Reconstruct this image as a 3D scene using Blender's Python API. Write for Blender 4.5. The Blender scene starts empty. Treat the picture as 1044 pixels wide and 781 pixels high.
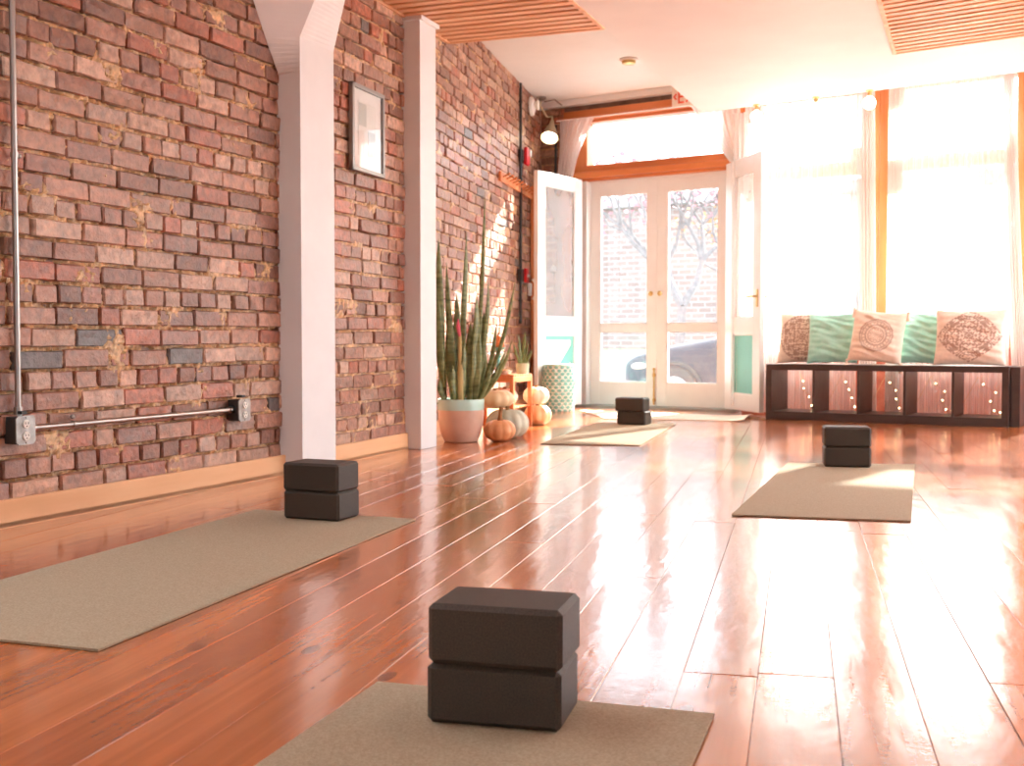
import bpy, bmesh, math, random
from mathutils import Vector, Matrix, noise
R=math.radians; PI=math.pi
rnd=random.Random(7)
S=bpy.context.scene; C=S.collection
# ------------------------------------------------------------------ camera (1044x781 frame)
FPX=1180.0; CH=.646; PITCH=math.atan(43.5/FPX)
cam=bpy.data.cameras.new('camera'); co=bpy.data.objects.new('camera',cam); C.objects.link(co)
cam.sensor_width=36; cam.lens=36*FPX/1044; co.location=(0,0,CH); co.rotation_euler=(PI/2-PITCH,0,0)
cam.clip_start=.05; cam.clip_end=300
cam.dof.use_dof=True; cam.dof.focus_distance=3.3; cam.dof.aperture_fstop=7.0
S.camera=co
def ray(px,py):
    a=(px-522)/FPX; b=(390.5-py)/FPX
    return Vector((a, math.cos(PITCH)+b*math.sin(PITCH), -math.sin(PITCH)+b*math.cos(PITCH)))
def G(px,py,z=0.0):
    d=ray(px,py); t=(z-CH)/d.z; return Vector((d.x*t,d.y*t,z))
def AT(px,py,Y):
    d=ray(px,py); t=Y/d.y; return Vector((d.x*t,Y,CH+d.z*t))
# ------------------------------------------------------------------ materials
def newmat(name):
    m=bpy.data.materials.new(name); m.use_nodes=True; nt=m.node_tree
    return m,nt,nt.nodes['Principled BSDF'],nt.nodes,nt.links
def setp(b,**k):
    for n,v in k.items():
        n={'spec':'Specular IOR Level','rough':'Roughness','metal':'Metallic','coat':'Coat Weight','coatr':'Coat Roughness','sheen':'Sheen Weight','emi':'Emission Strength','trans':'Transmission Weight','sss':'Subsurface Weight'}.get(n,n)
        b.inputs[n].default_value=v
def lin(c): return tuple((x/255/12.92 if x/255<=.04045 else ((x/255+.055)/1.055)**2.4) for x in c)+(1,)
def noisy(name,c1,c2,scale=20,rough=.6,bump=.0,bscale=None,stretch=(1,1,1),detail=4,dist=.004,**k):
    m,nt,b,N,L=newmat(name)
    tc=N.new('ShaderNodeTexCoord'); mp=N.new('ShaderNodeMapping'); mp.inputs['Scale'].default_value=stretch
    L.new(tc.outputs['Object'],mp.inputs[0])
    n=N.new('ShaderNodeTexNoise'); n.inputs['Scale'].default_value=scale; n.inputs['Detail'].default_value=detail
    L.new(mp.outputs[0],n.inputs['Vector'])
    r=N.new('ShaderNodeValToRGB'); r.color_ramp.elements[0].position=.3; r.color_ramp.elements[1].position=.7
    r.color_ramp.elements[0].color=c1; r.color_ramp.elements[1].color=c2
    L.new(n.outputs['Fac'],r.inputs[0]); L.new(r.outputs[0],b.inputs['Base Color'])
    if bump:
        n2=N.new('ShaderNodeTexNoise'); n2.inputs['Scale'].default_value=bscale or scale*3; n2.inputs['Detail'].default_value=5
        L.new(mp.outputs[0],n2.inputs['Vector'])
        bp=N.new('ShaderNodeBump'); bp.inputs['Strength'].default_value=bump; bp.inputs['Distance'].default_value=dist
        L.new(n2.outputs['Fac'],bp.inputs['Height']); L.new(bp.outputs[0],b.inputs['Normal'])
    setp(b,rough=rough,**k); return m
def plain(name,c,rough=.5,**k): 
    c2=tuple(x*.93 for x in c[:3])+(1,)
    return noisy(name,c2,c,scale=6,rough=rough,**k)
M={}
M['white_paint']=noisy('white_paint',(.74,.745,.735,1),(.79,.795,.785,1),5,.55,bump=.15,bscale=30,dist=.002)
M['ceiling']=noisy('ceiling_paint',(.72,.73,.725,1),(.765,.77,.765,1),3,.6,bump=.05,bscale=40,dist=.001)
M['door_paint']=noisy('door_paint',(.80,.81,.80,1),(.85,.86,.85,1),5,.35,bump=.08,bscale=25,dist=.001)
M['orange_wood']=noisy('varnished_orange_wood',lin((186,100,50)),lin((230,148,90)),7,.3,bump=.2,bscale=30,stretch=(1,1,.12),coat=.4)
M['orange_wood_h']=noisy('varnished_orange_wood_rail',lin((182,96,46)),lin((230,146,88)),7,.3,bump=.2,bscale=30,stretch=(.12,1,1),coat=.4)
M['slat']=noisy('slat_wood',lin((206,150,108)),lin((242,202,162)),9,.5,bump=.2,bscale=30,stretch=(.12,1,1))
M['slat_back']=plain('slat_backing',lin((110,52,28)),.8)
M['pine']=noisy('pine_baseboard',lin((214,158,110)),lin((240,196,150)),6,.45,bump=.1,stretch=(.12,1,1),spec=.4)
M['stoolwood']=noisy('stool_wood',lin((196,112,62)),lin((226,150,98)),8,.45,stretch=(1,1,.3))
M['foam']=noisy('charcoal_foam',lin((36,28,20)),lin((66,54,42)),330,.58,bump=.35,bscale=420,dist=.0015,detail=2,spec=.55)
M['mat']=noisy('yoga_mat_cloth',lin((156,142,118)),lin((180,166,142)),220,.88,bump=.45,bscale=330,dist=.002,detail=3,spec=.25)
M['mat_edge']=plain('mat_rubber',lin((92,62,50)),.8)
M['metal']=plain('conduit_metal',(.40,.37,.34,1),.28,metal=1.0)
M['steel']=noisy('dull_steel',(.22,.20,.18,1),(.42,.39,.36,1),30,.42,metal=.9)
M['black']=plain('black_paint',(.025,.022,.02,1),.5)
M['ivory']=plain('ivory_plastic',(.82,.78,.70,1),.35)
M['brass']=plain('aged_brass',(.62,.43,.18,1),.3,metal=1.0)
M['goldlamp']=plain('lamp_brushed_gold',(.62,.52,.34,1),.35,metal=.8)
M['red']=plain('fire_red',lin((214,30,38)),.4)
M['white_plastic']=plain('white_plastic',(.82,.80,.77,1),.35)
M['teal_panel']=plain('teal_paint',lin((128,206,196)),.5)
M['silver']=plain('frame_silver',(.30,.28,.26,1),.35,metal=.7)
M['matboard']=plain('picture_mat',(.80,.79,.76,1),.8)
M['espresso']=noisy('espresso_laminate',lin((52,38,34)),lin((70,54,48)),14,.35,stretch=(.15,1,1),spec=.5)
M['leaf_dark']=noisy('snake_leaf',lin((84,94,48)),lin((146,150,92)),26,.38,stretch=(.4,.4,1.6),bump=.1)
M['leaf_edge']=plain('snake_leaf_margin',lin((186,190,120)),.5)
M['stalk']=plain('dried_stalk',lin((196,170,110)),.7)
M['pink']=plain('pink_tag',lin((226,90,110)),.6)
M['soil']=noisy('soil',(.05,.035,.025,1),(.1,.07,.05,1),60,.95,bump=.6)
M['pot_clay']=noisy('pot_blush',lin((196,156,134)),lin((212,174,152)),8,.35,bump=.08)
M['pot_mint']=noisy('pot_mint_glaze',lin((170,205,190)),lin((186,216,204)),8,.2)
M['pk_orange']=noisy('pumpkin_orange',lin((204,132,84)),lin((228,164,112)),9,.5,bump=.2,bscale=20)
M['pk_grey']=noisy('pumpkin_greygreen',lin((168,168,146)),lin((206,200,176)),9,.5,bump=.2,bscale=20)
M['pk_cream']=noisy('pumpkin_cream',lin((226,184,134)),lin((242,212,170)),9,.5,bump=.2,bscale=20)
M['pk_white']=noisy('pumpkin_white',lin((236,216,190)),lin((246,232,212)),9,.5,bump=.2,bscale=20)
M['pk_stem']=noisy('pumpkin_stem',lin((120,74,40)),lin((168,118,72)),20,.8,bump=.4)
M['verdigris']=noisy('teal_glaze',lin((86,166,156)),lin((140,204,190)),20,.35)
M['rug']=noisy('cream_rug',lin((222,208,186)),lin((238,226,208)),160,.95,bump=.5,bscale=200,dist=.003)
M['threshold']=plain('grey_threshold',(.30,.31,.29,1),.5)
M['cotton']=noisy('cream_cotton',lin((222,200,180)),lin((234,216,198)),160,.9,bump=.4,bscale=260,dist=.002)
M['teal_fab']=noisy('mint_velvet',lin((160,230,214)),lin((182,238,226)),30,.8,bump=.25,bscale=120,dist=.002,sheen=.3)
M['asphalt']=noisy('asphalt',(.22,.22,.22,1),(.28,.28,.28,1),20,.9)
M['pave']=noisy('sidewalk_concrete',(.38,.37,.35,1),(.45,.44,.42,1),10,.9)
M['grass']=noisy('verge_grass',(.14,.17,.10,1),(.24,.25,.17,1),12,.95,bump=.8)
M['bark']=noisy('bark',(.09,.08,.085,1),(.15,.14,.14,1),12,.95,bump=.6)
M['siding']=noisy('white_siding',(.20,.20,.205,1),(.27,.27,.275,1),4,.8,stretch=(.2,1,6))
M['carpaint']=plain('car_paint',(.014,.018,.032,1),.45,spec=.2)
M['tyre']=plain('tyre',(.03,.03,.03,1),.8)
M['rim']=plain('alloy_rim',(.6,.6,.62,1),.3,metal=.8)
M['carglass']=plain('car_glass',(.05,.06,.07,1),.08)
M['headlamp']=plain('headlamp',(.5,.42,.33,1),.15)
M['bloom_p']=plain('pink_leaves',(.42,.20,.24,1),.9)
M['bloom_o']=plain('orange_leaves',(.50,.27,.12,1),.9)
def schlick(N,L):      # pane reflectance, the same from either side
    lw=N.new('ShaderNodeLayerWeight'); lw.inputs['Blend'].default_value=.5
    p=N.new('ShaderNodeMath'); p.operation='POWER'; p.inputs[1].default_value=4.2; L.new(lw.outputs['Facing'],p.inputs[0])
    m_=N.new('ShaderNodeMath'); m_.operation='MULTIPLY_ADD'; m_.inputs[1].default_value=.80; m_.inputs[2].default_value=.05; L.new(p.outputs[0],m_.inputs[0])
    return m_
def glassmat(name,tint=(.97,.98,.98,1),gl=.07):
    m=bpy.data.materials.new(name); m.use_nodes=True; nt=m.node_tree; N=nt.nodes; L=nt.links
    N.remove(N['Principled BSDF']); o=N['Material Output']
    t=N.new('ShaderNodeBsdfTransparent'); t.inputs[0].default_value=tint
    g=N.new('ShaderNodeBsdfGlossy'); g.inputs['Roughness'].default_value=.02
    f=schlick(N,L)
    x=N.new('ShaderNodeMixShader'); L.new(f.outputs[0],x.inputs[0]); L.new(t.outputs[0],x.inputs[1]); L.new(g.outputs[0],x.inputs[2])
    L.new(x.outputs[0],o.inputs[0]); return m
M['glass']=glassmat('window_glass')
def hazy(name='hazy_door_glass',h0=.004,h1=.012):
    m=bpy.data.materials.new(name); m.use_nodes=True; N=m.node_tree.nodes; L=m.node_tree.links
    N.remove(N['Principled BSDF']); o=N['Material Output']
    t=N.new('ShaderNodeBsdfTransparent'); t.inputs[0].default_value=(.97,.98,.98,1)
    g=N.new('ShaderNodeBsdfGlossy'); g.inputs['Roughness'].default_value=.03
    f=schlick(N,L)
    tl=N.new('ShaderNodeBsdfTranslucent' if h1<.1 else 'ShaderNodeBsdfDiffuse'); tl.inputs[0].default_value=(.92,.93,.94,1)
    tc=N.new('ShaderNodeTexCoord'); nz=N.new('ShaderNodeTexNoise'); nz.inputs['Scale'].default_value=3; L.new(tc.outputs['Object'],nz.inputs['Vector'])
    mr=N.new('ShaderNodeMapRange'); mr.inputs['To Min'].default_value=h0; mr.inputs['To Max'].default_value=h1; L.new(nz.outputs['Fac'],mr.inputs['Value'])
    x0=N.new('ShaderNodeMixShader'); L.new(mr.outputs[0],x0.inputs[0]); L.new(t.outputs[0],x0.inputs[1]); L.new(tl.outputs[0],x0.inputs[2])
    x=N.new('ShaderNodeMixShader'); L.new(f.outputs[0],x.inputs[0]); L.new(x0.outputs[0],x.inputs[1]); L.new(g.outputs[0],x.inputs[2])
    L.new(x.outputs[0],o.inputs[0]); return m
M['dusty_glass']=hazy(); M['glare_glass']=hazy('glass_painted_glare',.22,.34)  # second one: whitish reflection on the open leaves painted in as diffuse haze
def sheer(name,op=.55,col=(.90,.88,.86,1)):
    m=bpy.data.materials.new(name); m.use_nodes=True; nt=m.node_tree; N=nt.nodes; L=nt.links
    N.remove(N['Principled BSDF']); o=N['Material Output']
    t=N.new('ShaderNodeBsdfTransparent'); d=N.new('ShaderNodeBsdfDiffuse'); tl=N.new('ShaderNodeBsdfTranslucent')
    d.inputs[0].default_value=col; tl.inputs[0].default_value=col
    a=N.new('ShaderNodeMixShader'); a.inputs[0].default_value=.55; L.new(d.outputs[0],a.inputs[1]); L.new(tl.outputs[0],a.inputs[2])
    lw=N.new('ShaderNodeLayerWeight'); lw.inputs['Blend'].default_value=.5
    mr=N.new('ShaderNodeMapRange'); mr.inputs['To Min'].default_value=op; mr.inputs['To Max'].default_value=min(1,op+.35)
    L.new(lw.outputs['Facing'],mr.inputs['Value'])
    x=N.new('ShaderNodeMixShader'); L.new(mr.outputs[0],x.inputs[0]); L.new(t.outputs[0],x.inputs[1]); L.new(a.outputs[0],x.inputs[2])
    L.new(x.outputs[0],o.inputs[0]); return m
M['sheer']=sheer('sheer_voile',.60,(.93,.92,.91,1))
M['drape']=sheer('gathered_voile',.80,(.86,.82,.79,1)); M['tie']=sheer('white_cotton_tie',.86,(.95,.94,.92,1)); M['cafe']=sheer('thin_cotton',.62,(.95,.93,.91,1))
def emit(name,c,s):
    m,nt,b,N,L=newmat(name); b.inputs['Base Color'].default_value=c; b.inputs['Emission Color'].default_value=c; b.inputs['Emission Strength'].default_value=s; return m
M['bulb']=emit('lit_bulb',(1,.93,.84,1),2.2)
M['lampbulb']=emit('lit_lamp',(1,.93,.8,1),5)
M['fairy']=emit('fairy_light',(1,.82,.45,1),6)
def attrmat(name,rough=.55,bump=.5,bscale=70,dist=.003,nmix=.35,nscale=40,**k):
    m,nt,b,N,L=newmat(name)
    at=N.new('ShaderNodeAttribute'); at.attribute_name='col'
    tc=N.new('ShaderNodeTexCoord')
    n=N.new('ShaderNodeTexNoise'); n.inputs['Scale'].default_value=nscale; n.inputs['Detail'].default_value=6; L.new(tc.outputs['Object'],n.inputs['Vector'])
    mr=N.new('ShaderNodeMapRange'); mr.inputs['From Min'].default_value=.3; mr.inputs['From Max'].default_value=.7; mr.inputs['To Min'].default_value=1-nmix; mr.inputs['To Max'].default_value=1+nmix*.6
    L.new(n.outputs['Fac'],mr.inputs['Value'])
    mx=N.new('ShaderNodeVectorMath'); mx.operation='SCALE'; L.new(at.outputs['Color'],mx.inputs[0]); L.new(mr.outputs[0],mx.inputs['Scale'])
    L.new(mx.outputs[0],b.inputs['Base Color'])
    n2=N.new('ShaderNodeTexNoise'); n2.inputs['Scale'].default_value=bscale; n2.inputs['Detail'].default_value=6; L.new(tc.outputs['Object'],n2.inputs['Vector'])
    bp=N.new('ShaderNodeBump'); bp.inputs['Strength'].default_value=bump; bp.inputs['Distance'].default_value=dist
    L.new(n2.outputs['Fac'],bp.inputs['Height']); L.new(bp.outputs[0],b.inputs['Normal'])
    mr2=N.new('ShaderNodeMapRange'); mr2.inputs['To Min'].default_value=rough-.12; mr2.inputs['To Max'].default_value=rough+.15; L.new(n.outputs['Fac'],mr2.inputs['Value']); L.new(mr2.outputs[0],b.inputs['Roughness'])
    setp(b,**k); return m
M['brick']=attrmat('sealed_brick',.38,.9,48,.007,nmix=.42,nscale=28,spec=.6,coat=.12,coatr=.3)
M['scales']=attrmat('glazed_scales',.25,.05,60,.001,nmix=.1)
M['print']=attrmat('pillow_print',.9,.3,260,.002,nmix=.08)
def floormat():
    m,nt,b,N,L=newmat('varnished_pine_boards')
    at=N.new('ShaderNodeAttribute'); at.attribute_name='col'
    tc=N.new('ShaderNodeTexCoord')
    # per-board offset through the attribute alpha keeps grain different board to board
    sep=N.new('ShaderNodeSeparateXYZ'); L.new(tc.outputs['Object'],sep.inputs[0])
    ma=N.new('ShaderNodeMath'); ma.operation='MULTIPLY_ADD'; ma.inputs[1].default_value=37; L.new(at.outputs['Alpha'],ma.inputs[0]); L.new(sep.outputs[1],ma.inputs[2])
    cx=N.new('ShaderNodeCombineXYZ'); L.new(sep.outputs[0],cx.inputs[0]); L.new(ma.outputs[0],cx.inputs[1]); L.new(at.outputs['Alpha'],cx.inputs[2])
    mp=N.new('ShaderNodeMapping'); mp.inputs['Scale'].default_value=(34,.8,1); L.new(cx.outputs[0],mp.inputs[0])
    n=N.new('ShaderNodeTexNoise'); n.inputs['Scale'].default_value=1; n.inputs['Detail'].default_value=6; n.inputs['Distortion'].default_value=.25; L.new(mp.outputs[0],n.inputs['Vector'])
    r=N.new('ShaderNodeValToRGB'); r.color_ramp.elements[0].position=.25; r.color_ramp.elements[1].position=.75
    r.color_ramp.elements[0].color=(.66,.62,.59,1); r.color_ramp.elements[1].color=(1.15,1.15,1.15,1); L.new(n.outputs['Fac'],r.inputs[0])
    mx=N.new('ShaderNodeMix'); mx.data_type='RGBA'; mx.blend_type='MULTIPLY'; mx.inputs[0].default_value=1; L.new(at.outputs['Color'],mx.inputs[6]); L.new(r.outputs[0],mx.inputs[7])
    # knots
    mpk=N.new('ShaderNodeMapping'); mpk.inputs['Scale'].default_value=(3.2,1.5,1); L.new(cx.outputs[0],mpk.inputs[0])
    v=N.new('ShaderNodeTexVoronoi'); v.voronoi_dimensions='2D'; v.inputs['Scale'].default_value=1; L.new(mpk.outputs[0],v.inputs['Vector'])
    kr=N.new('ShaderNodeMapRange'); kr.inputs['From Min'].default_value=.025; kr.inputs['From Max'].default_value=.055; kr.inputs['To Min'].default_value=.8; kr.inputs['To Max'].default_value=0; L.new(v.outputs['Distance'],kr.inputs['Value'])
    mk=N.new('ShaderNodeMix'); mk.data_type='RGBA'; L.new(kr.outputs[0],mk.inputs[0]); L.new(mx.outputs[2],mk.inputs[6]); mk.inputs[7].default_value=(.07,.022,.01,1)
    L.new(mk.outputs[2],b.inputs['Base Color'])
    # wavy varnish
    mp2=N.new('ShaderNodeMapping'); mp2.inputs['Scale'].default_value=(10,3.4,1); L.new(cx.outputs[0],mp2.inputs[0])
    n2=N.new('ShaderNodeTexNoise'); n2.inputs['Scale'].default_value=1; n2.inputs['Detail'].default_value=3; L.new(mp2.outputs[0],n2.inputs['Vector'])
    mp3=N.new('ShaderNodeMapping'); mp3.inputs['Scale'].default_value=(80,60,1); L.new(cx.outputs[0],mp3.inputs[0])
    n3=N.new('ShaderNodeTexNoise'); n3.inputs['Scale'].default_value=1; n3.inputs['Detail'].default_value=4; L.new(mp3.outputs[0],n3.inputs['Vector'])
    bp=N.new('ShaderNodeBump'); bp.inputs['Strength'].default_value=1; bp.inputs['Distance'].default_value=.0022; L.new(n2.outputs['Fac'],bp.inputs['Height'])
    bp2=N.new('ShaderNodeBump'); bp2.inputs['Strength'].default_value=1; bp2.inputs['Distance'].default_value=.00022; L.new(n3.outputs['Fac'],bp2.inputs['Height']); L.new(bp.outputs[0],bp2.inputs['Normal'])
    L.new(bp2.outputs[0],b.inputs['Normal'])
    rr=N.new('ShaderNodeMapRange'); rr.inputs['To Min'].default_value=.12; rr.inputs['To Max'].default_value=.26; L.new(n2.outputs['Fac'],rr.inputs['Value']); L.new(rr.outputs[0],b.inputs['Roughness'])
    setp(b,spec=.5,coat=.75,coatr=.14); L.new(bp2.outputs[0],b.inputs['Coat Normal'])
    return m
M['floor']=floormat()
# ------------------------------------------------------------------ mesh helpers
def xf(loc=(0,0,0),rz=0,rx=0,ry=0): return Matrix.Translation(loc)@Matrix.Rotation(rz,4,'Z')@Matrix.Rotation(ry,4,'Y')@Matrix.Rotation(rx,4,'X')
def B(): return bmesh.new()
def box(bm,x0,x1,y0,y1,z0,z1,bev=0,seg=2,mx=None):
    t=bmesh.new(); bmesh.ops.create_cube(t,size=1)
    bmesh.ops.scale(t,vec=(abs(x1-x0),abs(y1-y0),abs(z1-z0)),verts=t.verts)
    bmesh.ops.translate(t,vec=((x0+x1)/2,(y0+y1)/2,(z0+z1)/2),verts=t.verts)
    if bev: bmesh.ops.bevel(t,geom=t.edges[:],offset=bev,segments=seg,affect='EDGES',profile=.5)
    merge(bm,t,mx); return bm
def merge(bm,t,mx=None):
    if mx is not None: bmesh.ops.transform(t,matrix=mx,verts=t.verts)
    me=bpy.data.meshes.new('t'); t.to_mesh(me); t.free(); bm.from_mesh(me); bpy.data.meshes.remove(me)
def lathe(bm,prof,seg=32,mx=None,fn=None):
    t=bmesh.new(); rings=[]
    for r,z in prof:
        if r<1e-6: rings.append([t.verts.new((0,0,z))])
        else:
            ring=[]
            for i in range(seg):
                a=2*PI*i/seg; rr=r*(fn(a,z) if fn else 1); ring.append(t.verts.new((rr*math.cos(a),rr*math.sin(a),z)))
            rings.append(ring)
    for a,b in zip(rings,rings[1:]):
        if len(a)==1 and len(b)==1: continue
        for i in range(seg):
            j=(i+1)%seg
            if len(a)==1: t.faces.new((a[0],b[j],b[i]))
            elif len(b)==1: t.faces.new((a[i],a[j],b[0]))
            else: t.faces.new((a[i],a[j],b[j],b[i]))
    bmesh.ops.recalc_face_normals(t,faces=t.faces); merge(bm,t,mx); return bm
def tube(bm,pts,r,seg=10,mx=None,caps=True):
    t=bmesh.new(); pts=[Vector(p) for p in pts]; rings=[]; n=len(pts); up=None
    for i,p in enumerate(pts):
        d=(pts[min(i+1,n-1)]-pts[max(i-1,0)]).normalized()
        if up is None:
            up=Vector((0,0,1)) if abs(d.z)<.9 else Vector((1,0,0))
        s=d.cross(up).normalized(); up=s.cross(d).normalized()
        rr=r[i] if isinstance(r,(list,tuple)) else r
        rings.append([t.verts.new(p+s*rr*math.cos(2*PI*k/seg)+up*rr*math.sin(2*PI*k/seg)) for k in range(seg)])
    for a,b in zip(rings,rings[1:]):
        for k in range(seg): t.faces.new((a[k],a[(k+1)%seg],b[(k+1)%seg],b[k]))
    if caps: t.faces.new(rings[0][::-1]); t.faces.new(rings[-1])
    bmesh.ops.recalc_face_normals(t,faces=t.faces); merge(bm,t,mx); return bm
def prism(bm,poly,h0,h1,mx=None):      # poly in xy, extruded in z
    t=bmesh.new(); a=[t.verts.new((x,y,h0)) for x,y in poly]; b=[t.verts.new((x,y,h1)) for x,y in poly]; n=len(poly)
    t.faces.new(a[::-1]); t.faces.new(b)
    for i in range(n): t.faces.new((a[i],a[(i+1)%n],b[(i+1)%n],b[i]))
    bmesh.ops.recalc_face_normals(t,faces=t.faces); merge(bm,t,mx); return bm
def ball(bm,c,r,u=16,v=10,sc=(1,1,1)):
    t=bmesh.new(); bmesh.ops.create_uvsphere(t,u_segments=u,v_segments=v,radius=r); bmesh.ops.scale(t,vec=sc,verts=t.verts)
    bmesh.ops.translate(t,vec=c,verts=t.verts); merge(bm,t); return bm
def obj(name,bm,mat,parent=None,loc=(0,0,0),rz=0,smooth=False):
    me=bpy.data.meshes.new(name)
    if isinstance(bm,bmesh.types.BMesh): bm.to_mesh(me); bm.free()
    else:
        me.from_pydata(bm[0],[],bm[1])
        if len(bm)>2:
            ca=me.color_attributes.new('col','FLOAT_COLOR','POINT')
            for i,c in enumerate(bm[2]): ca.data[i].color=c
    me.materials.append(mat)
    if smooth:
        for p in me.polygons: p.use_smooth=True
        if smooth!='all':
            try: me.set_sharp_from_angle(angle=R(35))
            except Exception: pass
    o=bpy.data.objects.new(name,me); C.objects.link(o); o.location=loc; o.rotation_euler=(0,0,rz)
    if parent: o.parent=parent
    return o
def tag(o,label,cat,group=None,kind=None):
    o['label']=label; o['category']=cat
    if group: o['group']=group
    if kind: o['kind']=kind
    return o
def thing(name,label,cat,loc=(0,0,0),rz=0,group=None):
    o=bpy.data.objects.new(name,None); C.objects.link(o); o.empty_display_size=.1
    o.location=loc; o.rotation_euler=(0,0,rz); return tag(o,label,cat,group)
def struct(name,bm,mat,loc=(0,0,0),rz=0,parent=None,smooth=False,label=None):
    o=obj(name,bm,mat,parent,loc,rz,smooth)
    if not parent: o['kind']='structure'
    if label: o['label']=label
    return o
def sroot(name,loc,rz):
    o=bpy.data.objects.new(name,None); C.objects.link(o); o.location=loc; o.rotation_euler=(0,0,rz); o['kind']='structure'; return o
def dup(root,loc,rz,label,group=None):
    r=root.copy(); C.objects.link(r); r.location=loc; r.rotation_euler=(0,0,rz); r['label']=label
    if group: r['group']=group
    for ch in list(root.children):
        c=ch.copy(); C.objects.link(c); c.parent=r
        for g in ch.children:
            d=g.copy(); C.objects.link(d); d.parent=c
    return r
# ------------------------------------------------------------------ layout
ZC=3.0; ZS=2.54
FA=Vector((.727,11.42,0)); FRZ=-R(33); FU=Vector((math.cos(FRZ),math.sin(FRZ),0)); FN=Vector((-FU.y,FU.x,0))
def FP(u,n,z=0): return FA+FU*u+FN*n+Vector((0,0,z))
P0=Vector((-1.767,3.973,0)); P1=Vector((-1.109,5.548,0)); P2=Vector((-.646,6.853,0)); C3=Vector((.298,11.74,0))
W3=Vector((-.738,7.0,0))
# ------------------------------------------------------------------ floor boards
AX=R(13.9)
def floor():
    V=[];F=[];K=[]
    w=.142; y=0
    fr=random.Random(3)
    prof=[(-.5,-.0016),(-.491,-.0003),(-.25,-.0001),(.0,.0),(.25,-.0001),(.491,-.0003),(.5,-.0016)]
    for i in range(-32,60):
        x=i*w; L0=-5-fr.random()*2.5
        while L0<15:
            ln=fr.uniform(2.2,4.2); a=L0; b=min(L0+ln,15.5); L0+=ln
            t=fr.random(); base=[lin((186,106,54)),lin((194,114,60)),lin((174,96,48)),lin((190,109,56))][fr.randrange(4)]
            k=fr.uniform(.9,1.08); col=(base[0]*k,base[1]*k,base[2]*k,t)
            tilt=fr.uniform(-.0004,.0004); lift=fr.uniform(-.0006,.0)
            n0=len(V); ys=[a+.0006,a+.003]+[a+(b-a)*q/4 for q in (1,2,3)]+[b-.003,b-.0006]
            for yi,yy in enumerate(ys):
                for (px,pz) in prof:
                    z=pz+tilt*px*2+lift-(.0014 if yi in (0,len(ys)-1) else 0)
                    V.append((x+px*w*.997,yy,min(z,0))); K.append(col)
            m=len(prof)
            for r_ in range(len(ys)-1):
                for c_ in range(m-1):
                    q=n0+r_*m+c_; F.append((q,q+1,q+m+1,q+m))
    return V,F,K
fo=struct('floor',floor(),M['floor'],rz=-AX)
def clipfloor():
    me=fo.data; bm=bmesh.new(); bm.from_mesh(me); bm.transform(Matrix.Rotation(-AX,4,'Z'))
    # keep what is inside the room
    def cut(p,n):
        bmesh.ops.bisect_plane(bm,geom=bm.verts[:]+bm.edges[:]+bm.faces[:],plane_co=p,plane_no=n,clear_outer=True)
    cut(FP(0,.02),FN); cut((7,0,0),(1,0,0)); cut((0,-4,0),(0,-1,0)); cut((-5.2,0,0),(-1,0,0))
    bm.transform(Matrix.Rotation(AX,4,'Z')); bm.to_mesh(me); bm.free()
clipfloor()
bm=B(); box(bm,-5.3,7.1,-4.1,12.2,-.06,-.012); 
bmesh.ops.bisect_plane(bm,geom=bm.verts[:]+bm.edges[:]+bm.faces[:],plane_co=FP(0,.02),plane_no=FN,clear_outer=True)
sub=obj('subfloor',bm,M['slat_back'],None); sub['kind']='structure'
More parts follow.
